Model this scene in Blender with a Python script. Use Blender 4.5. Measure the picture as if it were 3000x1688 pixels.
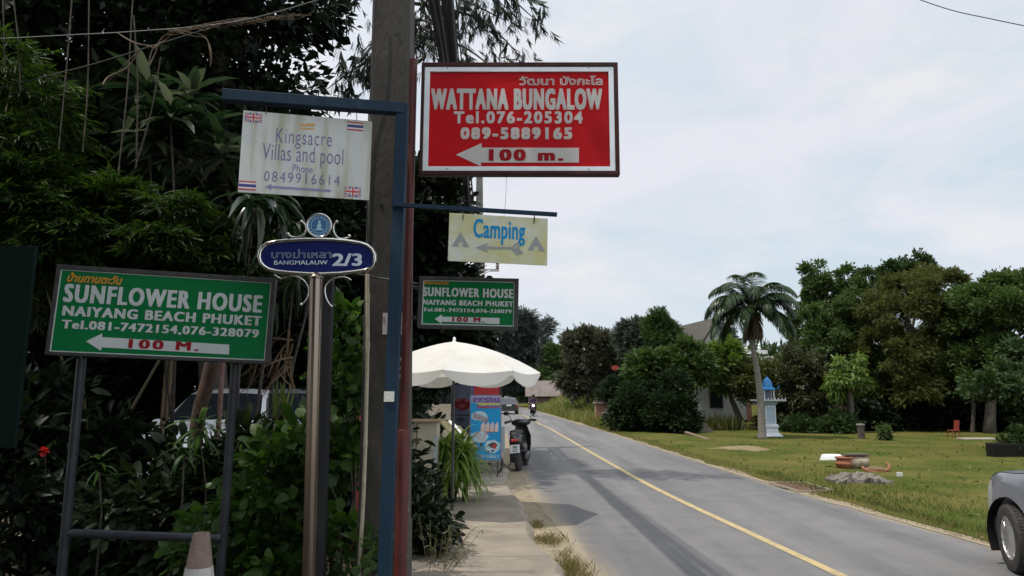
import bpy, math, random
import numpy as np
from mathutils import Vector, Matrix
for o in list(bpy.data.objects): bpy.data.objects.remove(o)
sc = bpy.context.scene; COL = sc.collection
R = math.radians
# ---------------------------------------------------------------- camera, sky, sun, exposure
EYE = 1.6; FPX = 2050.0; PITCH = 8.76
cam = bpy.data.cameras.new('camera'); cam.sensor_width = 36; cam.lens = FPX/3000*36
cam.clip_start = .05; cam.clip_end = 3000
camo = bpy.data.objects.new('camera', cam); COL.objects.link(camo)
camo.location = (0, 0, EYE); camo.rotation_euler = (R(90+PITCH), 0, 0); sc.camera = camo
SUN = Vector((-.42, -.15, 1.0)).normalized()          # direction towards the sun
SUN_EL = math.asin(SUN.z); SUN_AZ = math.atan2(SUN.x, SUN.y)
w = bpy.data.worlds.new('World'); sc.world = w; w.use_nodes = True
nt = w.node_tree; N = nt.nodes; LK = nt.links
bg = N['Background']; bg.inputs['Strength'].default_value = .11
sky = N.new('ShaderNodeTexSky'); sky.sky_type = 'NISHITA'; sky.sun_disc = False
sky.sun_elevation = SUN_EL; sky.sun_rotation = SUN_AZ; sky.dust_density = 2.0
tc = N.new('ShaderNodeTexCoord'); mp = N.new('ShaderNodeMapping'); mp.inputs['Scale'].default_value = (1, 1, 2.6)
mp.inputs['Rotation'].default_value = (0, R(12), R(20))
LK.new(tc.outputs['Generated'], mp.inputs['Vector'])
n1 = N.new('ShaderNodeTexNoise'); n1.inputs['Scale'].default_value = 2.3; n1.inputs['Detail'].default_value = 9
n1.inputs['Roughness'].default_value = .55; n1.inputs['Distortion'].default_value = .5
n2 = N.new('ShaderNodeTexNoise'); n2.inputs['Scale'].default_value = 5.5; n2.inputs['Detail'].default_value = 8; n2.inputs['Roughness'].default_value = .6
LK.new(mp.outputs[0], n1.inputs['Vector']); LK.new(mp.outputs[0], n2.inputs['Vector'])
r1 = N.new('ShaderNodeValToRGB'); r1.color_ramp.elements[0].position = .40; r1.color_ramp.elements[1].position = .60
r1.color_ramp.elements[0].color = (6.1, 7.1, 7.8, 1); r1.color_ramp.elements[1].color = (7.9, 7.9, 8.5, 1)
LK.new(n1.outputs['Fac'], r1.inputs[0])
r2 = N.new('ShaderNodeValToRGB'); r2.color_ramp.elements[0].position = .5; r2.color_ramp.elements[1].position = .75
r2.color_ramp.elements[0].color = (0, 0, 0, 1); r2.color_ramp.elements[1].color = (.8, .8, .8, 1)
LK.new(n2.outputs['Fac'], r2.inputs[0])
m1 = N.new('ShaderNodeMixRGB'); m1.inputs['Color2'].default_value = (8.6, 8.4, 8.4, 1)
LK.new(r2.outputs[0], m1.inputs['Fac']); LK.new(r1.outputs[0], m1.inputs['Color1'])
m2 = N.new('ShaderNodeMixRGB'); m2.inputs['Fac'].default_value = .9
LK.new(sky.outputs[0], m2.inputs['Color1']); LK.new(m1.outputs[0], m2.inputs['Color2'])
# thin cloud scatters more light around the sun: brighter towards it
vd = N.new('ShaderNodeVectorMath'); vd.operation = 'DOT_PRODUCT'; vd.inputs[1].default_value = SUN
LK.new(tc.outputs['Generated'], vd.inputs[0])
pw = N.new('ShaderNodeMath'); pw.operation = 'POWER'; pw.use_clamp = False
cl = N.new('ShaderNodeMath'); cl.operation = 'MAXIMUM'; cl.inputs[1].default_value = 0.0; LK.new(vd.outputs['Value'], cl.inputs[0])
LK.new(cl.outputs[0], pw.inputs[0]); pw.inputs[1].default_value = 3.0
ma = N.new('ShaderNodeMath'); ma.operation = 'MULTIPLY_ADD'; ma.inputs[1].default_value = .9; ma.inputs[2].default_value = 1.0; LK.new(pw.outputs[0], ma.inputs[0])
# added sky glow behind the viewer, put in to light the sign fronts
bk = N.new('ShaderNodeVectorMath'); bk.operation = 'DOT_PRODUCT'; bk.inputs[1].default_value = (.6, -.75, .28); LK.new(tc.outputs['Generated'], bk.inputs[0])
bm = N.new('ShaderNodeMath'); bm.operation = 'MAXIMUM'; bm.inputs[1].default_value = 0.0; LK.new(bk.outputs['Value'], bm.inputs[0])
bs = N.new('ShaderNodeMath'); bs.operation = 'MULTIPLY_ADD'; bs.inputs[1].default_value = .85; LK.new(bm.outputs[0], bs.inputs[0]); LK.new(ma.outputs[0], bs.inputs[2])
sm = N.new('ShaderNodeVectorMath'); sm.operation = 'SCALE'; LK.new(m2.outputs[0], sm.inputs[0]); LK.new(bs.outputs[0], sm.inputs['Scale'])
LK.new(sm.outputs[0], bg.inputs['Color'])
sl = bpy.data.lights.new('sun', 'SUN'); sl.energy = 3.3; sl.angle = R(.53); sl.color = (1, .93, .82)
so = bpy.data.objects.new('sun', sl); COL.objects.link(so); so.rotation_euler = SUN.to_track_quat('Z', 'Y').to_euler()
sc.view_settings.view_transform = 'Standard'; sc.view_settings.look = 'None'
sc.view_settings.exposure = 0; sc.view_settings.gamma = 1
sc.cycles.max_bounces = 6; sc.cycles.transparent_max_bounces = 8
# ---------------------------------------------------------------- measuring
SN, CS = math.sin(R(PITCH)), math.cos(R(PITCH))
def ray(x, y):
    a, b = (x-1500)/FPX, -(y-844)/FPX
    return Vector((a, CS-b*SN, b*CS+SN))
def at(x, y, Y):
    d = ray(x, y); t = Y/d.y; return Vector((d.x*t, Y, EYE+d.z*t))
def gr(x, y, z=0.0):
    d = ray(x, y); t = (z-EYE)/d.z; return Vector((d.x*t, d.y*t, z))
# ---------------------------------------------------------------- materials
MATS = {}
def mat(name, c, rough=.6, metal=0, c2=None, scale=8, det=4, lo=.35, hi=.65, bump=0, bscale=None, trans=0, spec=.5, stretch=None, alpha=None, emit=0, coat=0):
    if name in MATS: return MATS[name]
    m = bpy.data.materials.new(name); m.use_nodes = True; t = m.node_tree; b = t.nodes['Principled BSDF']
    b.inputs['Base Color'].default_value = (*c, 1); b.inputs['Roughness'].default_value = rough
    b.inputs['Metallic'].default_value = metal; b.inputs['Specular IOR Level'].default_value = spec
    b.inputs['Coat Weight'].default_value = coat
    if emit: b.inputs['Emission Color'].default_value = (*c, 1); b.inputs['Emission Strength'].default_value = emit
    col = None
    if c2 is not None or bump:
        co = t.nodes.new('ShaderNodeTexCoord'); v = co.outputs['Object']
        if stretch:
            mm = t.nodes.new('ShaderNodeMapping'); mm.inputs['Scale'].default_value = stretch; t.links.new(v, mm.inputs[0]); v = mm.outputs[0]
    if c2 is not None:
        n = t.nodes.new('ShaderNodeTexNoise'); n.inputs['Scale'].default_value = scale; n.inputs['Detail'].default_value = det; n.inputs['Roughness'].default_value = .65
        t.links.new(v, n.inputs['Vector'])
        r = t.nodes.new('ShaderNodeValToRGB'); r.color_ramp.elements[0].position = lo; r.color_ramp.elements[1].position = hi
        r.color_ramp.elements[0].color = (*c, 1); r.color_ramp.elements[1].color = (*c2, 1)
        t.links.new(n.outputs['Fac'], r.inputs[0]); t.links.new(r.outputs[0], b.inputs['Base Color']); col = r.outputs[0]
    if bump:
        n = t.nodes.new('ShaderNodeTexNoise'); n.inputs['Scale'].default_value = bscale or scale*3; n.inputs['Detail'].default_value = 6
        t.links.new(v, n.inputs['Vector'])
        bp = t.nodes.new('ShaderNodeBump'); bp.inputs['Strength'].default_value = bump; bp.inputs['Distance'].default_value = .02
        t.links.new(n.outputs['Fac'], bp.inputs['Height']); t.links.new(bp.outputs[0], b.inputs['Normal'])
    if trans:
        tr = t.nodes.new('ShaderNodeBsdfTranslucent'); tr.inputs['Color'].default_value = (*c, 1)
        if col: t.links.new(col, tr.inputs['Color'])
        mx = t.nodes.new('ShaderNodeMixShader'); mx.inputs[0].default_value = trans
        t.links.new(b.outputs[0], mx.inputs[1]); t.links.new(tr.outputs[0], mx.inputs[2])
        t.links.new(mx.outputs[0], t.nodes['Material Output'].inputs['Surface'])
    MATS[name] = m; return m
def leaf_mat(name, cols, trans=.3, rough=.45, spec=.4):
    if name in MATS: return MATS[name]
    m = bpy.data.materials.new(name); m.use_nodes = True; t = m.node_tree; b = t.nodes['Principled BSDF']
    g = t.nodes.new('ShaderNodeNewGeometry'); r = t.nodes.new('ShaderNodeValToRGB'); e = r.color_ramp.elements
    for i in range(len(cols)-2): e.new(.5)
    for i, c in enumerate(cols): e[i].position = i/max(1, len(cols)-1); e[i].color = (*c, 1)
    t.links.new(g.outputs['Random Per Island'], r.inputs[0])
    t.links.new(r.outputs[0], b.inputs['Base Color']); b.inputs['Roughness'].default_value = rough; b.inputs['Specular IOR Level'].default_value = spec
    tr = t.nodes.new('ShaderNodeBsdfTranslucent'); hs = t.nodes.new('ShaderNodeHueSaturation'); hs.inputs['Value'].default_value = 1.5; hs.inputs['Saturation'].default_value = 1.1
    t.links.new(r.outputs[0], hs.inputs['Color']); t.links.new(hs.outputs[0], tr.inputs['Color'])
    mx = t.nodes.new('ShaderNodeMixShader'); mx.inputs[0].default_value = trans
    t.links.new(b.outputs[0], mx.inputs[1]); t.links.new(tr.outputs[0], mx.inputs[2])
    t.links.new(mx.outputs[0], t.nodes['Material Output'].inputs['Surface'])
    MATS[name] = m; return m
# ---------------------------------------------------------------- objects
MW = {}
def tag(o, label=None, cat=None, group=None, kind=None):
    if label: o['label'] = label
    if cat: o['category'] = cat
    if group: o['group'] = group
    if kind: o['kind'] = kind
    return o
def thing(name, label, cat, loc=(0, 0, 0), rz=0, group=None, M=None):
    o = bpy.data.objects.new(name, None); COL.objects.link(o); o.empty_display_size = .1
    M = M if M is not None else Matrix.Translation(Vector(loc)) @ Matrix.Rotation(rz, 4, 'Z')
    o.matrix_world = M; MW[o.name] = M; return tag(o, label, cat, group)
def link(name, me, m, parent=None, local=False):
    o = bpy.data.objects.new(name, me); COL.objects.link(o)
    for x in (m if isinstance(m, (list, tuple)) else [m]):
        if x: me.materials.append(x)
    if parent:
        o.parent = parent; MW[o.name] = MW[parent.name]
        if not local: me.transform(MW[parent.name].inverted())
    else: MW[o.name] = Matrix()
    return o
def dup(root, M, label=None, group=None):
    def cp(o, p):
        c = o.copy(); COL.objects.link(c)
        if p: c.parent = p
        for k in o.children: cp(k, c)
        return c
    c = cp(root, None); c.matrix_world = M; MW[c.name] = M
    if label: c['label'] = label
    if group: c['group'] = group
    return c
def basis(d):
    d = Vector(d).normalized(); u = Vector((0, 0, 1)) if abs(d.z) < .95 else Vector((0, 1, 0))
    a = d.cross(u).normalized(); return d, a, a.cross(d).normalized()
class MB:
    def __init__(s): s.v = []; s.f = []; s.mi = []; s.k = 0
    def add(s, vs, fs, k=None):
        n = len(s.v); s.v += [tuple(p) for p in vs]; s.f += [tuple(i+n for i in f) for f in fs]; s.mi += [s.k if k is None else k]*len(fs); return s
    def box(s, c, d, rz=0, M=None, k=None):
        x, y, z = d[0]/2, d[1]/2, d[2]/2
        vs = [Vector((a*x, b*y, e*z)) for a in (-1, 1) for b in (-1, 1) for e in (-1, 1)]
        T = Matrix.Translation(Vector(c)) @ (M if M is not None else Matrix.Rotation(rz, 4, 'Z'))
        return s.add([T @ p for p in vs], [(0, 1, 3, 2), (4, 6, 7, 5), (0, 4, 5, 1), (2, 3, 7, 6), (0, 2, 6, 4), (1, 5, 7, 3)], k)
    def tube(s, pts, rad, n=8, k=None, cap=True, sq=False):
        pts = [Vector(p) for p in pts]; m = len(pts)
        if not hasattr(rad, '__len__'): rad = [rad]*m
        vs = []; A = None
        for i, p in enumerate(pts):
            d = (pts[min(i+1, m-1)]-pts[max(i-1, 0)])
            if d.length < 1e-9: d = Vector((0, 0, 1))
            d, a, b = basis(d)
            if A is not None:
                a = (A-d*A.dot(d))
                a = a.normalized() if a.length > 1e-6 else basis(d)[1]
                b = a.cross(d).normalized()
            A = a
            for j in range(n):
                t = 2*math.pi*(j+(.5 if sq else 0))/n; q = math.sqrt(2) if sq else 1
                vs.append(p+(a*math.cos(t)+b*math.sin(t))*rad[i]*q)
        fs = [(i*n+j, i*n+(j+1) % n, (i+1)*n+(j+1) % n, (i+1)*n+j) for i in range(m-1) for j in range(n)]
        if cap: fs += [tuple(reversed(range(n))), tuple(range((m-1)*n, m*n))]
        return s.add(vs, fs, k)
    def lathe(s, c, prof, n=16, k=None, M=None, start=0, sx=1, sy=1):
        c = Vector(c); vs = []
        for r, z in prof:
            for j in range(n):
                t = 2*math.pi*j/n+start; p = Vector((r*math.cos(t)*sx, r*math.sin(t)*sy, z)); vs.append(c+(M @ p if M is not None else p))
        m = len(prof)
        fs = [(i*n+j, i*n+(j+1) % n, (i+1)*n+(j+1) % n, (i+1)*n+j) for i in range(m-1) for j in range(n)]
        fs += [tuple(reversed(range(n))), tuple(range((m-1)*n, m*n))]
        return s.add(vs, fs, k)
    def prism(s, poly, h, base=None, k=None):   # poly: list of 3D points (one planar face), h: extrusion vector
        n = len(poly); h = Vector(h); P = [Vector(p) for p in poly]
        vs = P+[p+h for p in P]
        return s.add(vs, [tuple(reversed(range(n))), tuple(range(n, 2*n))]+[(i, (i+1) % n, n+(i+1) % n, n+i) for i in range(n)], k)
    def ball(s, c, r, n=10, k=None, sx=1, sy=1, sz=1):
        return s.lathe(c, [(max(1e-4, r*math.sin(math.pi*i/n)), -r*sz*math.cos(math.pi*i/n)) for i in range(n+1)], n+2, k, sx=sx, sy=sy)
    def build(s, name, m, parent=None, local=False, smooth=False, bevel=0):
        me = bpy.data.meshes.new(name); me.from_pydata(s.v, [], s.f)
        o = link(name, me, m, parent, local)
        me.polygons.foreach_set('material_index', s.mi)
        if smooth: me.polygons.foreach_set('use_smooth', [True]*len(s.f))
        me.update()
        if smooth == 'auto': me.set_sharp_from_angle(angle=R(38))
        if bevel:
            b = o.modifiers.new('bevel', 'BEVEL'); b.width = bevel; b.segments = 2; b.limit_method = 'ANGLE'
        return o
# ---------------------------------------------------------------- leaves
rng = np.random.default_rng(7); random.seed(7)
def T_diamond(w=.5, fold=.1, droop=.05):
    return (np.array([(0, 0, 0), (.42, w/2, fold), (1, 0, -droop), (.42, -w/2, fold)]), [(0, 2, 1), (0, 3, 2)])
def T_leaf(w=.4, droop=.25, fold=.05):
    z = lambda t: -droop*t*t
    v = [(0, 0, 0)]
    for t, h in ((.22, .40), (.5, .5), (.78, .33)): v += [(t, h*w, z(t)+fold), (t, 0, z(t)), (t, -h*w, z(t)+fold)]
    v.append((1, 0, z(1)))
    f = [(0, 2, 1), (0, 3, 2), (1, 2, 5, 4), (2, 3, 6, 5), (4, 5, 8, 7), (5, 6, 9, 8), (7, 8, 10), (8, 9, 10)]
    return np.array(v), f
def T_blade(w=.06, droop=.5, seg=5):
    v = []; f = []
    for i in range(seg+1):
        t = i/seg; h = w/2*(1-t**2.2)+.001; a = t*droop*1.6
        x = math.sin(a)/(droop*1.6) if droop > .01 else t; z = -(1-math.cos(a))/(droop*1.6) if droop > .01 else 0
        v += [(x, h, z), (x, -h, z)]
        if i: f.append((2*i-2, 2*i-1, 2*i+1, 2*i))
    return np.array(v), f
def merge_t(parts):
    V = []; Fc = []; n = 0
    for v, f in parts: V.append(v); Fc += [tuple(i+n for i in q) for q in f]; n += len(v)
    return np.concatenate(V), Fc
def T_spray(nl=7, w=.1, ll=.5, spread=55, seed=1, droop=.15):
    rr = random.Random(seed); ps = []
    for i in range(nl):
        t = .05+.75*i/max(1, nl-1); sd = 1 if i % 2 else -1; a = R(spread*(1-.55*i/nl))*sd+rr.uniform(-.25, .25)
        if i == nl-1: a *= .2
        v, f = T_diamond(w/ll, .02, droop); L = ll*rr.uniform(.75, 1.1); v = v*L
        tl = rr.uniform(-.45, .35)
        v = np.stack([v[:, 0]*math.cos(tl)-v[:, 2]*math.sin(tl), v[:, 1], v[:, 0]*math.sin(tl)+v[:, 2]*math.cos(tl)], 1)
        x = v[:, 0]*math.cos(a)-v[:, 1]*math.sin(a); y = v[:, 0]*math.sin(a)+v[:, 1]*math.cos(a)
        ps.append((np.stack([x+t*.6, y, v[:, 2]-droop*t*t], 1), f))
    return merge_t(ps)
def nrm(a): return a/np.maximum(np.linalg.norm(a, axis=1, keepdims=True), 1e-9)
def leaves(name, P, D, S, tmpl, m, parent=None, roll=.5, up=None, local=False):
    P = np.asarray(P, float); D = nrm(np.asarray(D, float)); n = len(P); S = np.broadcast_to(np.asarray(S, float), (n,))
    U = np.tile(np.array([0, 0, 1.]), (n, 1))+rng.normal(0, roll, (n, 3)) if up is None else np.asarray(up, float)
    B = nrm(np.cross(U, D)); Nn = np.cross(D, B)
    v, f = tmpl
    X = P[:, None, :]+S[:, None, None]*(v[None, :, 0:1]*D[:, None, :]+v[None, :, 1:2]*B[:, None, :]+v[None, :, 2:3]*Nn[:, None, :])
    V = X.reshape(-1, 3); k = len(v)
    ls = np.array([len(q) for q in f]); li = np.concatenate([np.array(q) for q in f])
    idx = (li[None, :]+(np.arange(n)*k)[:, None]).reshape(-1)
    tot = np.tile(ls, n); start = np.concatenate([[0], np.cumsum(tot)[:-1]])
    if parent is not None and not local:
        Mi = np.array(MW[parent.name].inverted()); V = V@Mi[:3, :3].T+Mi[:3, 3]
    me = bpy.data.meshes.new(name)
    me.vertices.add(len(V)); me.vertices.foreach_set('co', V.ravel().astype(np.float32))
    me.loops.add(len(idx)); me.loops.foreach_set('vertex_index', idx.astype(np.int32))
    me.polygons.add(len(tot)); me.polygons.foreach_set('loop_start', start.astype(np.int32))
    me.update(calc_edges=True); me.validate()
    return link(name, me, m, parent, True)
def sph(n):
    return nrm(rng.normal(size=(n, 3)))
def crown(ells, nclump, clump_r, nleaf, flat=1.0, rmin=.55, low=-1.0):
    """leaf points gathered in clumps spread over a union of ellipsoids (cx,cy,cz,rx,ry,rz)"""
    E = np.array(ells, float); vol = E[:, 3]*E[:, 4]*E[:, 5]; vol = vol**.67
    which = rng.choice(len(E), nclump, p=vol/vol.sum())
    d = sph(nclump*4); d = d[d[:, 2] > low][:nclump]; nclump = len(d); which = which[:nclump]
    r = rmin+(1-rmin)*rng.random(nclump)**.6
    C = E[which, :3]+d*E[which, 3:]*r[:, None]
    k = rng.integers(0, nclump, nleaf); cr = clump_r*(.6+.8*rng.random(nclump))
    q = sph(nleaf)*((rng.random(nleaf)**.45)*np.where(rng.random(nleaf) < .12, 1.5, 1.0))[:, None]; q[:, 2] *= flat
    P = C[k]+q*cr[k][:, None]
    out = nrm(d[k]*.55+q*.9+rng.normal(0, .45, (nleaf, 3)))
    return P, out, C
def limbs(mb, base, top, C, n, r0):
    idx = rng.choice(len(C), min(n, len(C)), replace=False)
    for i in idx:
        c = Vector(C[i]); t = random.uniform(.45, 1.0); s = Vector(base).lerp(Vector(top), t)
        m1 = s.lerp(c, .5)+Vector((random.uniform(-.1, .1), random.uniform(-.1, .1), .12))*(c-s).length
        mb.tube([s, s.lerp(m1, .6), m1, c], [r0*.55*(1.25-t*.5), r0*.4, r0*.28, r0*.08], 6)
def tree(name, base, top, ells, label, cat, lm, bark, r0=.15, nclump=60, clump_r=.6, nleaf=6000, S=.25, tmpl=None, group=None, nl=10, roll=.7, flat=.8, rmin=.55, droop=0, low=-1.0):
    root = thing(name, label, cat, base, group=group)
    P, D, C = crown(ells, nclump, clump_r, nleaf, flat, rmin, low)
    D = D+np.array([0, 0, -droop])
    mb = MB(); b, t = Vector(base), Vector(top); mid = b.lerp(t, .5)+Vector((random.uniform(-.05, .05), random.uniform(-.05, .05), 0))*(t-b).length
    mb.tube([b-Vector((0, 0, .1)), b.lerp(mid, .3), mid, t], [r0*1.35, r0*1.05, r0*.85, r0*.5], 9)
    limbs(mb, mid, t, C, nl, r0)
    mb.build('trunk', bark, root, smooth=True)
    leaves('crown', P, D, S*(.6+.8*rng.random(len(P))), tmpl or T_diamond(.5), lm, root, roll)
    return root
# ---------------------------------------------------------------- shared materials
BARK = mat('bark', (.10, .075, .055), .9, c2=(.2, .17, .14), scale=14, bump=.6)
DBARK = mat('dark_bark', (.04, .032, .025), .95, c2=(.09, .075, .06), scale=16, bump=.5)
G_DARK = leaf_mat('leaf_dark_shaded', [(.004, .009, .004), (.011, .019, .007), (.008, .014, .007)], .2, spec=.15)  # leaf colour darkened to stand in for deep shade; the garden copy is lighter
G_JUN = leaf_mat('leaf_jungle_shaded', [(.006, .013, .005), (.017, .029, .009), (.012, .022, .010)], .25, spec=.15)  # shade put into this leaf colour too
G_DKR = leaf_mat('leaf_dark_garden', [(.022, .042, .014), (.045, .075, .02), (.03, .056, .024)], .25, spec=.2)
G_JUR = leaf_mat('leaf_green_garden', [(.035, .062, .018), (.07, .11, .026), (.05, .085, .03)], .3, spec=.2)
G_MID = leaf_mat('leaf_mid', [(.03, .065, .018), (.06, .11, .025), (.045, .09, .03)], .35)
G_BRI = leaf_mat('leaf_bright', [(.06, .12, .02), (.11, .17, .03), (.14, .19, .04)], .4)
G_OLV = leaf_mat('leaf_olive', [(.055, .07, .02), (.09, .10, .03), (.06, .09, .025)], .35)
G_BRN = leaf_mat('leaf_brownish', [(.075, .06, .032), (.065, .075, .03), (.10, .075, .04)], .3)
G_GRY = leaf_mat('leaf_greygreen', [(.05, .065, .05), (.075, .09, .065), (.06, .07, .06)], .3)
G_BAM = leaf_mat('leaf_bamboo', [(.014, .036, .006), (.038, .068, .011), (.021, .04, .011)], .35, spec=.25)
WOODM = mat('old_wood', (.12, .08, .05), .85, c2=(.22, .16, .1), scale=20, stretch=(6, 6, .6))
WHITE = mat('white_paint', (.74, .75, .73), .45)
BLACK = mat('black_plastic', (.012, .012, .013), .35)
RUBBER = mat('rubber', (.02, .02, .02), .85, c2=(.045, .04, .035), scale=25)
CHROME = mat('chrome', (.55, .53, .5), .18, 1.0)
GLASS = mat('dark_glass', (.02, .025, .03), .05, 0, spec=.8)
CABLE = mat('cable_sheath', (.01, .01, .012), .6)
# ---------------------------------------------------------------- ground, road, pavement
def strip(name, cl, a, b, z, m, kind='structure', sub=6, jit=0, seed=3):
    """sheet following the road's centre line between offsets a and b (right positive)"""
    rr = random.Random(seed); pts = []
    Y = np.array([p[1] for p in cl]); X = np.array([p[0] for p in cl])
    ys = np.concatenate([np.arange(Y[0], 40, .5), np.arange(40, Y[-1], 3)]); xs = np.interp(ys, Y, X)
    k = np.ones(9)/9; xp = np.concatenate([np.full(4, xs[0]), xs, np.full(4, xs[-1])]); xs[4:-4] = np.convolve(xp, k, 'valid')[4:-4]
    v = []; f = []
    for i, (x, y) in enumerate(zip(xs, ys)):
        aa = a(y) if callable(a) else a; bb = b(y) if callable(b) else b
        for j in range(sub+1):
            t = j/sub; jj = rr.uniform(-jit, jit) if j in (0, sub) else 0
            v.append((x+aa+(bb-aa)*t+jj, y, z))
        if i: f += [((i-1)*(sub+1)+j, (i-1)*(sub+1)+j+1, i*(sub+1)+j+1, i*(sub+1)+j) for j in range(sub)]
    me = bpy.data.meshes.new(name); me.from_pydata(v, [], f); o = link(name, me, m); return tag(o, kind=kind)
CL = [(3.9, -6), (3.5, 0), (2.96, 6.7), (2.5, 12.3), (2.27, 20), (2.08, 28), (1.72, 40), (1.2, 53.5), (.55, 70), (-.35, 90), (-1.9, 125), (-7, 200), (-20, 330)]
def cx(y): return float(np.interp(y, [p[1] for p in CL], [p[0] for p in CL]))
EARTH = mat('earth', (.06, .045, .03), .95, c2=(.10, .085, .045), scale=1.5, bump=.5, bscale=12)
ASPH = mat('asphalt', (.138, .138, .141), .85, c2=(.182, .178, .174), scale=2.2, det=9, lo=.3, hi=.72, bump=.3, bscale=140, spec=.25)
t = ASPH.node_tree; b = t.nodes['Principled BSDF']; src = b.inputs['Base Color'].links[0].from_socket      # sand blown over the road's edges, fine aggregate
at_ = t.nodes.new('ShaderNodeAttribute'); at_.attribute_name = 'edge'; nz_ = t.nodes.new('ShaderNodeTexNoise'); nz_.inputs['Scale'].default_value = 1.3; nz_.inputs['Detail'].default_value = 9; nz_.inputs['Roughness'].default_value = .7
co = t.nodes.new('ShaderNodeTexCoord'); t.links.new(co.outputs['Object'], nz_.inputs['Vector'])
ad = t.nodes.new('ShaderNodeMath'); ad.operation = 'MULTIPLY_ADD'; ad.inputs[1].default_value = .9; t.links.new(nz_.outputs['Fac'], ad.inputs[0]); t.links.new(at_.outputs['Fac'], ad.inputs[2])
rp = t.nodes.new('ShaderNodeValToRGB'); rp.color_ramp.elements[0].position = .88; rp.color_ramp.elements[1].position = 1.28; t.links.new(ad.outputs[0], rp.inputs[0])
dv = t.nodes.new('ShaderNodeMath'); dv.operation = 'MULTIPLY'; dv.inputs[1].default_value = .75; t.links.new(ad.outputs[0], dv.inputs[0]); t.links.new(dv.outputs[0], rp.inputs[0]); rp.color_ramp.elements[0].position = .62; rp.color_ramp.elements[1].position = .95
mx = t.nodes.new('ShaderNodeMixRGB'); mx.inputs['Color2'].default_value = (.27, .225, .165, 1); t.links.new(rp.outputs[0], mx.inputs['Fac']); t.links.new(src, mx.inputs['Color1'])
sp_ = t.nodes.new('ShaderNodeTexNoise'); sp_.inputs['Scale'].default_value = 70; sp_.inputs['Detail'].default_value = 3; t.links.new(co.outputs['Object'], sp_.inputs['Vector'])
wn = t.nodes.new('ShaderNodeTexNoise'); wn.inputs['Scale'].default_value = 1.0; wn.inputs['Detail'].default_value = 7; wm = t.nodes.new('ShaderNodeMapping'); wm.inputs['Scale'].default_value = (1.7, .09, 1); t.links.new(co.outputs['Object'], wm.inputs[0]); t.links.new(wm.outputs[0], wn.inputs['Vector'])
wr_ = t.nodes.new('ShaderNodeValToRGB'); wr_.color_ramp.elements[0].position = .35; wr_.color_ramp.elements[1].position = .68; wr_.color_ramp.elements[0].color = (.74, .74, .76, 1); wr_.color_ramp.elements[1].color = (1.1, 1.09, 1.07, 1); t.links.new(wn.outputs['Fac'], wr_.inputs[0])
mw_ = t.nodes.new('ShaderNodeMixRGB'); mw_.blend_type = 'MULTIPLY'; mw_.inputs['Fac'].default_value = 1; t.links.new(mx.outputs[0], mw_.inputs['Color1']); t.links.new(wr_.outputs[0], mw_.inputs['Color2']); mx = mw_
ov = t.nodes.new('ShaderNodeMixRGB'); ov.blend_type = 'OVERLAY'; ov.inputs['Fac'].default_value = .55; t.links.new(mx.outputs[0], ov.inputs['Color1']); t.links.new(sp_.outputs['Fac'], ov.inputs['Color2']); t.links.new(ov.outputs[0], b.inputs['Base Color'])
LAWNM = mat('lawn', (.052, .070, .013), 1, c2=(.15, .12, .04), scale=.42, det=10, lo=.40, hi=.74, bump=.7, bscale=30, spec=.05)
SANDM = mat('sand', (.31, .255, .18), .95, c2=(.19, .165, .11), scale=5, det=8, bump=.4, bscale=60, spec=.1)
CONC = mat('pavement_concrete', (.285, .245, .195), .95, c2=(.19, .168, .138), scale=2.0, det=10, bump=.3, bscale=70, spec=.15)
YEL = mat('yellow_paint', (.43, .335, .17), .85, c2=(.24, .205, .14), scale=7, det=10, lo=.42, hi=.74, spec=.2)
g = MB(); n = 40
gv = [(-600+1200*i/n, -60+900*j/n, -.03) for j in range(n+1) for i in range(n+1)]
g.add(gv, [(j*(n+1)+i, j*(n+1)+i+1, (j+1)*(n+1)+i+1, (j+1)*(n+1)+i) for j in range(n) for i in range(n)])
tag(g.build('ground', EARTH), kind='structure')
rd = strip('road', CL, -2.25, 2.25, 0, ASPH, sub=24, jit=.05)
ea = rd.data.attributes.new('edge', 'FLOAT', 'POINT'); nv = len(rd.data.vertices); ed_ = []
for i in range(nv):
    u = (i % 25)/24*4.5; y_ = rd.data.vertices[i].co.y; ed_.append(max(math.exp(-u/.32)*(1 if y_ < 16 else .5), math.exp(-(4.5-u)/.14)*.8))
ea.data.foreach_set('value', ed_)
strip('centre_line', CL, -.055, .05, .004, YEL, sub=1)
# lawn with a rising bank beside the far stretch of road
def bank(x, y):
    e = cx(y)+2.45; d = x-e
    return 1.15*max(0, min(1, (d-.6)/2.6))**1.2*max(0, min(1, (y-34)/9))*max(0, min(1, (130-y)/40))+.012
lv = []; lf = []; ys = list(np.arange(-6, 34, .8))+list(np.arange(34, 160, 2.0)); ds = [0, .25, .6, 1, 1.5, 2.1, 2.8, 3.6, 4.6, 6, 8, 11, 15, 20, 28, 40, 70]
rr = random.Random(5)
for y in ys:
    for k, d in enumerate(ds):
        x = cx(y)+2.42+d+(rr.uniform(-.11, .11) if k == 0 else 0); lv.append((x+(.07*math.sin(y*2.1)+.05*math.sin(y*5.3+1) if k == 0 else 0), y, bank(x, y)+(rr.uniform(0, .045) if k > 1 else 0)))
nd = len(ds)
for i in range(len(ys)-1): lf += [(i*nd+j, i*nd+j+1, (i+1)*nd+j+1, (i+1)*nd+j) for j in range(nd-1)]
me = bpy.data.meshes.new('lawn'); me.from_pydata(lv, [], lf); tag(link('lawn', me, LAWNM), kind='structure')
me.polygons.foreach_set('use_smooth', [True]*len(lf))
strip('sand_verge', CL, 2.2, lambda y: 2.82+.12*math.sin(y*1.7)+.07*math.sin(y*4.1), .006, SANDM, sub=3, jit=.06)
CLN = [p for p in CL if p[1] < 30]
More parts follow.
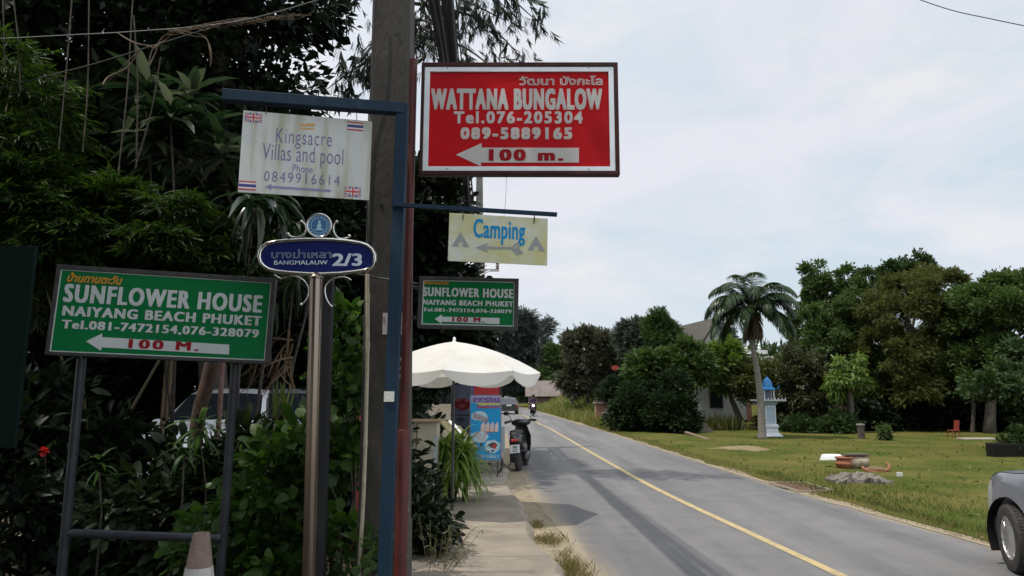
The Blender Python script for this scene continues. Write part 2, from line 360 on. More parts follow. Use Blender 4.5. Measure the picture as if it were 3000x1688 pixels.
strip('sand_shoulder', CLN, lambda y: -2.75, lambda y: -2.2, -.004, SANDM, sub=4, jit=.03, seed=9)
# pavement: raised concrete slabs beside the road, a broken edge and one dark joint per slab
pv = MB(); y = 4.0; rr = random.Random(11)
while y < 24:
    L = 1.5; pe = lambda q: cx(q)-2.60+.05*math.sin(q*1.3)+.03*math.sin(q*3.7); x1 = pe(y); x2 = pe(y+L); xl1, xl2 = cx(y)-4.0, cx(y+L)-4.0; h = .085
    P = [(xl1, y+.012, h), (x1-.03, y+.012, h), (x2-.03, y+L-.012, h), (xl2, y+L-.012, h)]
    nseg = 5; a = [(pe(y+L*i/nseg)+(rr.uniform(-.03, .03) if 0 < i < nseg else 0), y+.012+(L-.024)*i/nseg, h+rr.uniform(-.004, .004)) for i in range(nseg+1)]
    lft = [(xl1+(xl2-xl1)*i/nseg, y+.012+(L-.024)*i/nseg, h) for i in range(nseg+1)]
    top = lft+list(reversed(a)); v = []; f = []
    for i in range(nseg+1): v += [lft[i], a[i], (a[i][0]+.09, a[i][1], .004), (lft[i][0], lft[i][1], -.02)]
    for i in range(nseg): f += [(4*i, 4*i+1, 4*i+5, 4*i+4), (4*i+1, 4*i+2, 4*i+6, 4*i+5), (4*i+3, 4*i, 4*i+4, 4*i+7)]
    f += [(0, 3, 2, 1), (4*nseg, 4*nseg+1, 4*nseg+2, 4*nseg+3)]
    pv.add(v, f); y += L
tag(pv.build('pavement', CONC), kind='structure')
# ---------------------------------------------------------------- signs
def frame_of(x, y, z, yaw, roll):
    r = Vector((math.cos(yaw)*math.cos(roll), math.sin(yaw)*math.cos(roll), math.sin(roll)))
    nn = Vector((math.sin(yaw), -math.cos(yaw), 0)); up = nn.cross(r)
    M = Matrix((r, up, nn)).transposed().to_4x4(); M.translation = (x, y, z); return M
def loc(M, px, py, z=0):
    """where on the sign's face a point of the photograph lies (metres, sign's own axes)"""
    Mi = M.inverted(); o = Mi @ Vector((0, 0, EYE)); d = Mi.to_3x3() @ ray(px, py); t = (z-o.z)/d.z
    p = o+d*t; return (p.x, p.y)
def lettering(parent, M, body, bl, tr, m, off=0, em=None, z=.004, thick=.0015, sp=1.0, shear=0, outline=0, name='lettering', local_box=None):
    c = bpy.data.curves.new(name, 'FONT'); c.body = body; c.offset = off; c.space_character = sp; c.shear = shear; c.resolution_u = 3
    if outline: c.fill_mode = 'NONE'; c.bevel_depth = outline; c.bevel_resolution = 1
    t = bpy.data.objects.new(name, c); COL.objects.link(t)
    me = bpy.data.meshes.new_from_object(t.evaluated_get(bpy.context.evaluated_depsgraph_get()))
    bpy.data.objects.remove(t); bpy.data.curves.remove(c); me.name = name; me.materials.clear()
    V = np.zeros(len(me.vertices)*3); me.vertices.foreach_get('co', V); V = V.reshape(-1, 3)
    if em:      # heavier strokes: the same letter shapes laid side by side, each a hair above the last
        ex, ey = em; kx = max(2, int(ex/.028)+1); S = [(a, b) for b in ((-ey, ey) if ey else (0,)) for a in np.linspace(-ex, ex, kx)]
        fs = [tuple(p.vertices) for p in me.polygons]; nv = len(V); zs = V[:, 2]-V[:, 2].min()
        V = np.concatenate([V+np.array([a, b, i*.004]) for i, (a, b) in enumerate(S)])
        bpy.data.meshes.remove(me); me = bpy.data.meshes.new(name); me.from_pydata(V.tolist(), [], [tuple(q+i*nv for q in f) for i in range(len(S)) for f in fs])
    lo, hi = V.min(0), V.max(0); (u0, v0), (u1, v1) = local_box if local_box else (loc(M, *bl), loc(M, *tr))
    V[:, 0] = u0+(V[:, 0]-lo[0])/(hi[0]-lo[0])*(u1-u0); V[:, 1] = v0+(V[:, 1]-lo[1])/(hi[1]-lo[1])*(v1-v0)
    V[:, 2] = z+(V[:, 2]-lo[2])/max(hi[2]-lo[2], 1e-6)*thick
    me.vertices.foreach_set('co', V.ravel()); me.update()
    return link(name, me, m, parent, True)
def decal(parent, M, polys, m, z=.003, name='arrow', th=.001):
    mb = MB()
    for p in polys:
        q = [(*loc(M, *a), z) for a in p] if M is not None else [(*a, z) for a in p]
        ar = sum(q[i][0]*q[(i+1) % len(q)][1]-q[(i+1) % len(q)][0]*q[i][1] for i in range(len(q)))
        if ar < 0: q.reverse()
        mb.prism(q, (0, 0, th))
    return mb.build(name, m, parent, True)
def rect(mb, u0, v0, u1, v1, z0, z1, k=None):
    return mb.box(((u0+u1)/2, (v0+v1)/2, (z0+z1)/2), (u1-u0, v1-v0, z1-z0), k=k)
def ring(mb, o, i, z0, z1, k=None):          # rectangular frame: outer (u0,v0,u1,v1), inner (u0,v0,u1,v1), mitred
    a = [(o[0], o[1]), (o[2], o[1]), (o[2], o[3]), (o[0], o[3])]; b = [(i[0], i[1]), (i[2], i[1]), (i[2], i[3]), (i[0], i[3])]
    v = [(*p, z1) for p in a]+[(*p, z1) for p in b]+[(*p, z0) for p in a]+[(*p, z0) for p in b]; f = []
    for j in range(4):
        q = (j+1) % 4; f += [(j, q, 4+q, 4+j), (8+q, 8+j, 12+j, 12+q), (j, 8+j, 8+q, q), (4+j, 4+q, 12+q, 12+j)]
    return mb.add(v, f, k)
DKST = mat('dark_steel', (.035, .036, .038), .6, .1, c2=(.06, .056, .053), spec=.3, scale=18)
GREENP = mat('green_panel', (.003, .17, .045), .55, c2=(.006, .14, .045), scale=1.6, trans=.1, spec=.12)
SILVER = mat('silver_letter', (.60, .63, .62), .6, c2=(.50, .53, .52), scale=2.5, trans=.1, spec=.12)
ORANGE = mat('orange_letter', (.62, .27, .02), .5)
MAROON = mat('maroon_letter', (.25, .012, .02), .6, spec=.12)
def sunflower(root, M, T, outer, inner, depth):
    mb = MB(); ring(mb, outer, inner, -depth, .012); mb.build('frame', DKST, root, True, bevel=.003)
    mb = MB(); ring(mb, inner, (inner[0]+.006, inner[1]+.006, inner[2]-.006, inner[3]-.006), -.01, .002); mb.build('edge_trim', mat('pale_trim', (.5, .55, .52), .5), root, True)
    mb = MB(); rect(mb, inner[0]+.006, inner[1]+.006, inner[2]-.006, inner[3]-.006, -depth+.01, 0); mb.build('panel', GREENP, root, True)
    lettering(root, M, 'บ้านทานตะวัน', *T[0], ORANGE, outline=.035, shear=.25)
    lettering(root, M, 'SUNFLOWER HOUSE', *T[1], SILVER, em=(.06, .018), sp=1.2)
    lettering(root, M, 'NAIYANG BEACH PHUKET', *T[2], SILVER, em=(.055, .02), sp=1.18)
    lettering(root, M, 'Tel.081-7472154,076-328079', *T[3], SILVER, em=(.05, .016), sp=1.16)
    decal(root, M, [T[4]], SILVER, .002)
    lettering(root, M, '100 M.', *T[5], MAROON, em=(.05, .015), sp=1.3, z=.005)
# large green sign on two legs, left
M = frame_of(-2.3016, 4.6156, 2.1287, .2081, -.0342)
root = thing('hotel_sign', 'large green guesthouse sign on two grey steel legs behind the traffic cone', 'sign', M=M)
o = (-.68, -.293, .68, .293); ii = (*loc(M, 155, 1026), *loc(M, 796, 828)); ii = (o[0]+.024, o[1]+.022, o[2]-.026, o[3]-.03)
sunflower(root, M, [((196, 826), (361, 808)), ((184, 885), (771, 866)), ((182, 925), (768, 927)), ((179, 966), (760, 966)),
    [(252, 1000), (300, 977), (299.5, 988), (672, 1010), (671, 1039), (298, 1018), (296, 1028)], ((376, 1020), (585, 1003))], o, ii, .09)
LEG = mat('grey_steel_leg', (.018, .021, .026), .45, .1, spec=.35, c2=(.032, .036, .04), scale=9, stretch=(1, 1, .2))
YL = 4.60
for (x0, y0, x1, y1, yy) in ((240, 1050, 180, 1688, 4.60), (690, 1060, 645, 1688, 4.80)):
    p, q = at(x0, y0, yy), at(x1, y1, yy); q = p+(q-p)*((p.z+.02)/(p.z-q.z))
    MB().tube([q, p], .029, 14).build('leg', LEG, root, smooth='auto')
p, q = at(200, 1562, 4.55), at(648, 1578, 4.75)
MB().tube([p, p+(q-p)*.03, q], [.012, .028, .028], 12).build('cross_bar', LEG, root, smooth='auto')
# red post with the lightbox sign
REDP = mat('red_oxide_paint', (.095, .016, .013), .5, .0, spec=.25, c2=(.045, .014, .011), scale=7, stretch=(1, 1, .25), lo=.3, hi=.75)
REDF = mat('dark_red_frame', (.028, .010, .009), .55, .0, c2=(.05, .014, .011), scale=9, spec=.2)
M = frame_of(.04, 4.4326, 3.425, -.0089, -.0038)
pb, pt = at(1206, 1688, 4.48), at(1211, 172, 4.48); pb = Vector((pt.x-.012, 4.48, 0))
root = thing('bungalow_sign', 'red lightbox sign in a white inner frame on a dark red steel post', 'sign', M=M)
mb = MB().tube([pb, pt-Vector((0, 0, .02)), pt-Vector((0, 0, .006)), pt], [.029, .029, .025, .012], 14); mb.build('post', REDP, root, smooth='auto')
zs = at(1206, 1262, 4.48).z; MB().tube([pb, Vector((pb.x+.005, 4.48, zs)), Vector((pb.x+.005, 4.48, zs+.008))], [.04, .04, .034], 16).build('sleeve', REDP, root, smooth='auto')
O = (*loc(M, 1228, 514), *loc(M, 1809, 185)); I = (*loc(M, 1238, 502), *loc(M, 1797, 198)); J = (*loc(M, 1254, 489), *loc(M, 1782, 212))
mb = MB(); ring(mb, O, I, -.045, .016); mb.build('outer_frame', REDF, root, True, bevel=.004)
mb = MB(); ring(mb, I, J, -.04, .011); mb.build('inner_frame', mat('white_aluminium', (.72, .75, .77), .4, .2, c2=(.6, .64, .66), scale=6), root, True, bevel=.002)
mb = MB(); rect(mb, *J, -.004, 0); mb.build('panel', mat('red_panel', (.70, .018, .024), .5, c2=(.60, .02, .03), scale=1.3, trans=.5, spec=.12), root, True)
WL = mat('white_letter', (.84, .84, .81), .6, c2=(.74, .74, .71), scale=2, trans=.5, spec=.12)
REDL = mat('red_letter', (.38, .015, .02), .6, trans=.3, spec=.12)
lettering(root, M, 'วัฒนา บังกะโล', (1521, 251), (1765, 223), WL, outline=.03)
lettering(root, M, 'WATTANA BUNGALOW', (1262, 323), (1764, 260), WL, em=(.075, .035), sp=1.2)
lettering(root, M, 'Tel.076-205304', (1329, 363), (1707, 327), WL, em=(.042, .035), sp=1.24)
lettering(root, M, '089-5889165', (1349, 409), (1676, 374), WL, em=(.055, .045), sp=1.28)
decal(root, M, [[(1336, 454), (1411, 420), (1410.8, 433), (1696, 434), (1696, 477), (1409.3, 477), (1409, 488)]], WL, .002)
lettering(root, M, '100 m.', (1432, 472), (1650, 438), REDL, em=(.06, .02), sp=1.3, z=.005)
for (x, y) in ((1312, 202), (1724, 201), (1309, 497), (1724, 498)): u, v = loc(M, x, y); MB().lathe((u, v, .011), [(.004, 0), (.004, .002)], 8).build('screw', BLACK, root, True)
# small green sign clamped to the red post
M = frame_of(-.2839, 4.5028, 2.1951, .0109, -.0234)
root = thing('hotel_sign', 'small dark green guesthouse sign fixed to the red post, above the white parasol', 'sign', M=M)
o = (-.325, -.168, .325, .168); ii = (o[0]+.028, o[1]+.022, o[2]-.026, o[3]-.022)
sunflower(root, M, [((1242, 833), (1315, 823)), ((1239, 868), (1504, 848)), ((1239, 893), (1504, 884)), ((1239, 914), (1499, 908)),
    [(1274, 935), (1295, 921), (1294.6, 928), (1464, 932), (1463, 950), (1293.5, 943), (1293, 949)], ((1325, 943), (1419, 931))], o, ii, .07)
mb = MB(); mb.box((-.34, .1, -.04), (.05, .012, .09)); mb.box((-.34, -.1, -.04), (.05, .012, .09)); mb.build('clamp', DKST, root, True)
# blue gallows post
BLUEP = mat('blue_paint', (.009, .027, .050), .6, .0, spec=.2, c2=(.016, .036, .062), scale=6, stretch=(1, 1, .3), lo=.3, hi=.7)
YB = 4.36
pt, pb = at(1180, 312, YB), at(1127, 1688, YB); pb = pt+(pb-pt)*(pt.z/(pt.z-pb.z))
root = thing('sign_post', 'blue square steel post with a gallows arm and a thin lower bar', 'post', pb)
MB().tube([pb-Vector((0, 0, .03)), pt], .038, 4, sq=True).build('upright', BLUEP, root, bevel=.004)
pa = at(655, 281, 4.20); pe = at(1196, 322, YB)
MB().tube([pa, pe-(pe-pa)*.012], .036, 4, sq=True).build('arm', BLUEP, root, bevel=.004)
q0, q1 = at(1152, 600, 4.30), at(1632, 629, 4.30)
MB().tube([q0, q1], .0125, 4, sq=True).build('lower_bar', BLUEP, root, bevel=.002)
# sticker and leaflets
u = at(1140, 1162, YB-.045); st = MB().box(u, (.062, .003, .062)); tag(st.build('sticker', mat('paper_white', (.55, .53, .48), .7, c2=(.75, .73, .68), scale=60)), 'torn white sticker on the front of the blue post', 'sticker')
# villa sign hung from the arm
M = frame_of(-1.3106, 4.2907, 3.1171, .2153, -.0058)
root = thing('villa_sign', 'white weathered villa sign with four small flags hung from the blue arm', 'sign', M=M)
W2, H2 = .4, .267
WB = bpy.data.materials.new('weathered_white_board'); WB.use_nodes = True; t = WB.node_tree; b = t.nodes['Principled BSDF']; b.inputs['Roughness'].default_value = .5
co = t.nodes.new('ShaderNodeTexCoord'); mm = t.nodes.new('ShaderNodeMapping'); mm.inputs['Scale'].default_value = (9, .8, 1); t.links.new(co.outputs['Object'], mm.inputs[0])
nn = t.nodes.new('ShaderNodeTexNoise'); nn.inputs['Scale'].default_value = 1.6; nn.inputs['Detail'].default_value = 8; t.links.new(mm.outputs[0], nn.inputs['Vector'])
rp = t.nodes.new('ShaderNodeValToRGB'); rp.color_ramp.elements[0].position = .48; rp.color_ramp.elements[1].position = .8
rp.color_ramp.elements[0].color = (.84, .86, .84, 1); rp.color_ramp.elements[1].color = (.52, .50, .30, 1); t.links.new(nn.outputs['Fac'], rp.inputs[0]); t.links.new(rp.outputs[0], b.inputs['Base Color'])
tr = t.nodes.new('ShaderNodeBsdfTranslucent'); t.links.new(rp.outputs[0], tr.inputs['Color']); mx = t.nodes.new('ShaderNodeMixShader'); mx.inputs[0].default_value = .5; b.inputs['Specular IOR Level'].default_value = .15
t.links.new(b.outputs[0], mx.inputs[1]); t.links.new(tr.outputs[0], mx.inputs[2]); t.links.new(mx.outputs[0], t.nodes['Material Output'].inputs['Surface'])
mb = MB(); rect(mb, -W2, -H2, W2, H2, -.006, 0); mb.build('board', WB, root, True)
VIO = mat('faded_violet', (.16, .14, .30), .6); VIO2 = mat('faded_violet_arrow', (.24, .21, .38), .6)
lettering(root, M, 'Kingsacre', (807, 432), (974, 388), VIO, off=-.007, z=.002, sp=1.12, thick=.001)
lettering(root, M, 'Villas and pool', (767, 482), (1007, 438), VIO, off=-.007, z=.002, sp=1.05, thick=.001)
lettering(root, M, 'Phone', (857, 504), (917, 486), VIO2, off=.003, z=.002, thick=.001)
lettering(root, M, '0849916614', (773, 531), (996, 516), VIO, off=-.004, z=.002, sp=1.25, thick=.001)
decal(root, M, [[(775, 548), (796, 539), (795, 544.5), (969, 556), (969, 563), (795, 551.5), (795, 557)]], VIO2, .001)
FW = mat('flag_white', (.72, .72, .70), .6); FB = mat('flag_blue', (.05, .06, .22), .6); FR = mat('flag_red', (.5, .05, .07), .6)
def flag(kind, x0, y0, x1, y1):
    (u0, v1), (u1, v0) = loc(M, x0, y0), loc(M, x1, y1); w_, h_ = u1-u0, v1-v0; P = lambda a, b: (u0+a*w_, v0+b*h_)
    R4 = lambda a, b, c, d: [P(a, b), P(c, b), P(c, d), P(a, d)]
    mb = MB()
    def put(poly, z, k):
        q = [(*a, z) for a in poly]; mb.prism(q, (0, 0, .0006), k=k)
    if kind == 'thai':
        for a, b, k in ((0, .17, 2), (.17, .33, 0), (.33, .67, 1), (.67, .83, 0), (.83, 1, 2)): put(R4(0, a, 1, b), .001, k)
    else:
        put(R4(0, 0, 1, 1), .001, 1)
        for (a, b) in (((0, 0), (1, 1)), ((0, 1), (1, 0))):
            for wd, z, k in ((.13, .0018, 0), (.05, .0026, 2)):
                dx = wd; s = 1 if a[1] == 0 else -1
                put([P(0, a[1]), P(dx, a[1]), P(1, b[1]-s*dx), P(1, b[1]), P(1-dx, b[1]), P(0, a[1]+s*dx)] if s > 0 else [P(0, 1), P(0, 1-dx), P(1-dx, 0), P(1, 0), P(1, dx), P(dx, 1)], z, k)
        for wd, z, k in ((.17, .0034, 0), (.09, .0042, 2)):
            put(R4(0, .5-wd, 1, .5+wd), z, k); put(R4(.5-wd*.62, 0, .5+wd*.62, 1), z+.0001, k)
    mb.build('flag', [FW, FB, FR], root, True)
flag('uk', 719, 330, 767, 360); flag('thai', 1019, 356, 1064, 385); flag('thai', 700, 529, 749, 559); flag('uk', 1011, 546, 1057, 578)
OR2 = mat('crest_gold', (.62, .36, .10), .6)
decal(root, M, [[(876, 363), (893, 365), (905, 361), (924, 364), (918, 371), (900, 370), (880, 369)], [(879, 374), (921, 376), (920, 380), (879, 378)]], OR2, .001, 'crest')
for (x, y, yt) in ((780, 335, 298), (1045, 352, 310), (716, 318, 300)):
    u, v = loc(M, x, y); a = M @ Vector((u, v-.004, .006)); a2 = M @ Vector((u, v+.012, .010)); a3 = M @ Vector((u, v+.012, -.012)); bb = at(x, yt, 4.25)
    MB().tube([a, a2, bb, a3+Vector((0, .0, .004))], .0025, 5).build('hanging_wire', mat('rusty_wire', (.09, .05, .03), .8), root)
# camping sign hung from the lower bar
M = frame_of(-.0832, 4.2538, 2.5616, .1527, -.0203)
root = thing('camping_sign', 'pale yellow camping sign with two tents and an arrow hung from the thin blue bar', 'sign', M=M)
YB2 = mat('yellowed_board', (.82, .84, .76), .5, c2=(.76, .74, .44), scale=5, det=6, lo=.4, hi=.62, trans=.5, spec=.1)
mb = MB(); rect(mb, -.31, -.151, .31, .151, -.006, 0); mb.build('board', YB2, root, True)
CY = mat('cyan_letter', (.01, .24, .50), .6, spec=.1); GY = mat('grey_print', (.26, .28, .27), .6)
lettering(root, M, 'Camping', (1386, 713), (1539, 649), CY, em=(.028, .012), sp=1.05, z=.002, thick=.001)
zz = lambda x, y: (1180+x*.4555, 160+y*.4555)
tent = lambda ax, ay, sgn: [zz(ax, ay), zz(ax+4, ay+2), zz(ax+58, ay+92), zz(ax+29, ay+91), zz(ax+15, ay+62), zz(ax-16, ay+61), zz(ax-16, ay+90), zz(ax-57, ay+88), zz(ax-3, ay+2)]
decal(root, M, [[zz(372, 1142), zz(428, 1239), zz(388, 1238), zz(388, 1208), zz(357, 1207), zz(357, 1236), zz(315, 1233)]], GY, .001, 'tent_mark')
decal(root, M, [[zz(857, 1168), zz(915, 1265), zz(873, 1263), zz(873, 1236), zz(843, 1234), zz(843, 1261), zz(803, 1259)]], GY, .001, 'tent_mark')
decal(root, M, [[zz(467, 1241), zz(552, 1211), zz(535, 1235), zz(700, 1238), zz(728, 1212), zz(748, 1213), zz(715, 1243), zz(755, 1283), zz(737, 1296), zz(700, 1254), zz(535, 1252), zz(547, 1274)],
    [zz(757, 1217), zz(780, 1219), zz(745, 1246), zz(778, 1276), zz(757, 1285), zz(722, 1246)]], GY, .001, 'arrow')
for x, y in ((1356, 640), (1565, 650)):
    u, v = loc(M, x, y); a = M @ Vector((u, v, .007)); c = at(x, y-22, 4.29); MB().tube([a-Vector((0, 0, .012)), a, a+Vector((.002, 0, .015)), c, M @ Vector((u+.004, v+.004, -.008))], .0035, 5).build('hook', DKST, root)
# soi name sign on a polished steel pole
STEEL = mat('polished_steel', (.22, .175, .14), .26, 1.0)
M = frame_of(-1.2257, 4.3256, 2.4771, .1072, .024)
pt = at(926, 818, 4.33); pb = at(893, 1688, 4.33); pb = pt+(pb-pt)*(pt.z/(pt.z-pb.z)); pb.x += .03
root = thing('street_sign', 'oval blue street name sign with silver scrolls on a polished steel pole', 'sign', pb)
def on(x, y, dz=0): return M @ Vector((*loc(M, x, y), dz))
mb = MB().tube([pb, pt], .0405, 20); mb.build('pole', STEEL, root, smooth='auto')
mb = MB().lathe(pt, [(.042, 0), (.049, .004), (.049, .012), (.042, .02), (.036, .03), (.018, .04), (.002, .043)], 20); mb.build('pole_cap', STEEL, root, smooth='auto')
mb = MB().tube([pt+(pb-pt)*.145, pt+(pb-pt)*.152], .0435, 20); mb.build('pole_band', STEEL, root, smooth='auto')
def oval_pts(sc_, n=64):
    out = []
    z5 = [(207, 520), (213, 478), (235, 438), (275, 408), (330, 396), (430, 385), (560, 377), (680, 375), (800, 378), (920, 389), (1010, 403), (1065, 422), (1105, 455), (1127, 497), (1130, 540), (1120, 580), (1095, 610), (1050, 628), (960, 640), (850, 652), (720, 658), (590, 656), (450, 646), (340, 634), (285, 620), (245, 595), (217, 562)]
    c = (668, 518)
    for x, y in z5: out.append((680+(c[0]+(x-c[0])*sc_[0])*.3727, 560+(c[1]+(y-c[1])*sc_[1])*.3727))
    return out
rim = [on(x, y) for x, y in oval_pts((.985, .96))]
mb = MB(); mb.tube(rim+[rim[0]], .013, 8, cap=False); mb.build('rim', CHROME, root, smooth=True)
pan = [loc(M, x, y) for x, y in oval_pts((.97, .93))]
mb = MB(); q = [(*a, -.004) for a in reversed(pan)]; me_pts = [M @ Vector(a) for a in q]; mb.prism(me_pts, (M.to_3x3() @ Vector((0, 0, .004)))); mb.build('name_panel', mat('navy_panel', (.004, .010, .085), .5, spec=.15), root)
class _R: pass
LT = mat('pale_blue_letter', (.45, .52, .60), .5)
def world_letter(*a, **k):
    ob = lettering(root, M, *a, **k); ob.data.transform(MW[root.name].inverted() @ M); return ob
world_letter('บางม่าเหลา', (795, 757), (971, 731), LT, outline=.010, z=.002)
world_letter('BANGMALAUW', (803, 776), (960, 763), LT, em=(.012, .006), z=.002)
world_letter('2/3', (973, 780), (1061, 743), LT, em=(.03, .02), z=.002)
ec = on(935, 661); nz = M.to_3x3() @ Vector((0, 0, 1)); Q = nz.to_track_quat('Z', 'Y').to_matrix().to_4x4()
er = .077
mb = MB().lathe(ec, [(er*.93, -.01), (er*.93, .0)], 32, M=Q); mb.build('emblem_disc', mat('emblem_blue', (.03, .12, .26), .4), root)
mb = MB()
for r1, r2 in ((.90, .86), (.66, .62)):
    v = []; f = []
    for j in range(40):
        t_ = 2*math.pi*j/40
        for r_ in (r1, r2): v.append(ec+Q.to_3x3() @ Vector((math.cos(t_)*r_*er, math.sin(t_)*r_*er, .002)))
    f = [(2*j, (2*j+2) % 80, (2*j+3) % 80, 2*j+1) for j in range(40)]; mb.add(v, f)
for j in range(18):
    t_ = 2*math.pi*j/18; p_ = ec+Q.to_3x3() @ Vector((math.cos(t_)*.76*er, math.sin(t_)*.76*er, .002)); mb.box(p_, (.007, .001, .007))
mb.build('emblem_ring', mat('emblem_pale', (.32, .50, .62), .5), root)
E3 = lambda x, y: ec+M.to_3x3() @ Vector((x*er, y*er, .003))
mb = MB(); mb.prism([E3(*p) for p in ((-.38, -.4), (.38, -.4), (.3, -.3), (.12, -.25), (.2, .05), (.1, .2), (.14, .36), (.02, .45), (-.1, .34), (-.06, .15), (-.18, -.02), (-.12, -.26), (-.3, -.3))], nz*.001)
mb.build('emblem_figure', mat('emblem_pale', (.3, .5, .6), .5), root)
mb = MB(); cr = [ec+Q.to_3x3() @ Vector((math.cos(2*math.pi*j/36)*er*.97, math.sin(2*math.pi*j/36)*er*.97, 0)) for j in range(37)]
mb.tube(cr, .0065, 8, cap=False); mb.build('emblem_rim', CHROME, root, smooth=True)
z5 = lambda x, y: (680+x*.3727, 560+y*.3727)
def curve(pts, n=6):
    P = [Vector(p) for p in pts]; out = []
    for i in range(len(P)-1):
        a, b, c, d = P[max(i-1, 0)], P[i], P[i+1], P[min(i+2, len(P)-1)]
        for j in range(n):
            t = j/n; out.append(.5*((2*b)+(c-a)*t+(2*a-5*b+4*c-d)*t*t+(3*b-a-3*c+d)*t**3))
    return out+[P[-1]]
for pts in ([(545, 238), (572, 262), (582, 300), (560, 340), (510, 362), (462, 356), (438, 336)], [(822, 240), (800, 262), (796, 305), (815, 350), (850, 373), (895, 370), (922, 352)],
            [(330, 655), (370, 682), (400, 686), (450, 668), (510, 672), (565, 705), (600, 760), (600, 820), (575, 865), (545, 892)], [(935, 700), (900, 680), (850, 676), (790, 690), (745, 725), (728, 770), (735, 830), (755, 875), (778, 905)]):
    cpts = curve([on(*z5(*p), -.005) for p in pts]); mb = MB(); mb.tube(cpts, .0062, 7); mb.ball(cpts[-1], .0105, 8)
    if pts[0][1] < 300: mb.ball(cpts[0], .0105, 8)
    mb.build('scroll', CHROME, root, smooth=True)
# concrete utility pole with paper notice and painted strokes
PC = mat('pole_concrete', (.058, .052, .043), .9, c2=(.026, .024, .021), scale=5, det=9, lo=.35, hi=.7, bump=.4, bscale=40, stretch=(1, 1, .35))
qa, qb = at(1155, 0, 5.12), at(1126, 1688, 5.12); c0 = qb+(qa-qb)*((0-qb.z)/(qa.z-qb.z)); c1 = qb+(qa-qb)*((9-qb.z)/(qa.z-qb.z))
root = thing('utility_pole', 'weathered square concrete utility pole behind the blue and red posts', 'pole', c0)
mb = MB()
def sqring(c, h, ch):
    return [(c.x+a, c.y+b, c.z) for a, b in ((-h+ch, -h), (h-ch, -h), (h, -h+ch), (h, h-ch), (h-ch, h), (-h+ch, h), (-h, h-ch), (-h, -h+ch))]
Z = [0, .72, .725, 2, 4, 6, 9]; vs = []
for z in Z: vs += sqring(c0.lerp(c1, z/9), (.172-.0045*z)-(0 if z < .722 else .006), .025)
mb.add(vs, [(i*8+j, i*8+(j+1) % 8, (i+1)*8+(j+1) % 8, (i+1)*8+j) for i in range(len(Z)-1) for j in range(8)]+[tuple(range(len(vs)-8, len(vs)))])
mb.build('shaft', PC, root)
mb = MB()
for x, y in ((1163, 97), (1115, 600), (1168, 330)): mb.lathe(at(x, y, 4.963), [(.012, -.004), (.012, .003)], 10, M=Matrix.Rotation(R(90), 4, 'X'))
mb.build('bolt_hole', BLACK, root)
yf = 4.94
PNT = mat('chalky_paint', (.32, .31, .28), .8, c2=(.22, .21, .19), scale=40)
mb = MB()
for x0, y0, x1, y1 in ((1167, 1047, 1193, 1058), (1165, 1075, 1190, 1083), (1165, 1097, 1192, 1108), (1165, 1075, 1171, 1108)):
    a, b = at(x0, y1, yf), at(x1, y0, yf); mb.box(((a.x+b.x)/2, yf, (a.z+b.z)/2), (abs(b.x-a.x), .003 if x1 > 1175 else .002, abs(b.z-a.z)))
mb.build('painted_number', PNT, root)
a, b = at(1120, 980, 4.93), at(1189, 917, 4.93)
root = thing('paper_notice', 'white paper notice pasted on the concrete pole, half hidden by the blue post', 'notice', a)
MB().box(((a.x+b.x)/2, 4.93, (a.z+b.z)/2), (b.x-a.x, .003, b.z-a.z)).build('sheet', mat('notice_paper', (.50, .48, .50), .8, c2=(.42, .40, .42), scale=20), root)
mb = MB()
for k, (x, y, wd) in enumerate(((1125, 930, .014), (1125, 938, .016), (1125, 946, .012), (1180, 948, .02), (1180, 956, .016), (1180, 964, .02))): mb.box(at(x, y, 4.927), (wd, .002, .006))
mb.build('print', FR, root)
# thin dark post behind the steel pole, PVC conduit, loose drop wires
p, q = at(963, 800, 4.75), at(927, 1688, 4.75); q = p+(q-p)*(p.z/(p.z-q.z)); q.x += .02
tag(MB().tube([q, p], .035, 4, sq=True).build('steel_post', mat('dark_grey_post', (.008, .009, .011), .6, 0), bevel=.004), 'thin dark grey steel post behind the polished pole', 'post')
PVC = mat('pvc_yellowed', (.48, .44, .31), .5, c2=(.34, .31, .21), scale=12)
pts = curve([at(1076, 803, 4.82), at(1077, 900, 4.82), at(1077, 1000, 4.82), at(1074, 1150, 4.82), at(1067, 1400, 4.82), at(1053, 1688, 4.82), at(1046, 1950, 4.82)])
root = thing('conduit', 'yellowed plastic conduit pipe running up beside the concrete pole', 'pipe', pts[-1]); MB().tube(pts, .0135, 10).build('pipe', PVC, root, smooth='auto')
mb = MB(); [mb.tube([pts[i], pts[i]+Vector((0, 0, .05))], .016, 10) for i in (5, 13, 22)]; mb.build('coupling', PVC, root, smooth='auto')
tag(MB().tube(curve([at(1098, 0, 4.93), at(1092, 180, 4.93), at(1076, 420, 4.95), at(1077, 700, 4.96), at(1078, 805, 5.0)]), .005, 6).build('drop_wire', CABLE), 'black wire running down the left face of the concrete pole into the conduit', 'wire')
tag(MB().tube(curve([at(1196, 700, 4.9), at(1180, 850, 4.9), at(1192, 1000, 4.9), at(1190, 1300, 4.9), at(1196, 1500, 4.9)]), .003, 5).build('ground_wire', mat('grey_wire', (.2, .2, .2), .6)), 'thin grey wire sagging between blue post and red post', 'wire')
tag(MB().tube([at(1030, 800, 4.82), at(1110, 815, 4.86), at(1225, 832, 4.55)], .008, 6).build('brace_rod', DKST), 'dark steel rod tying the sign posts to the concrete pole', 'rod')
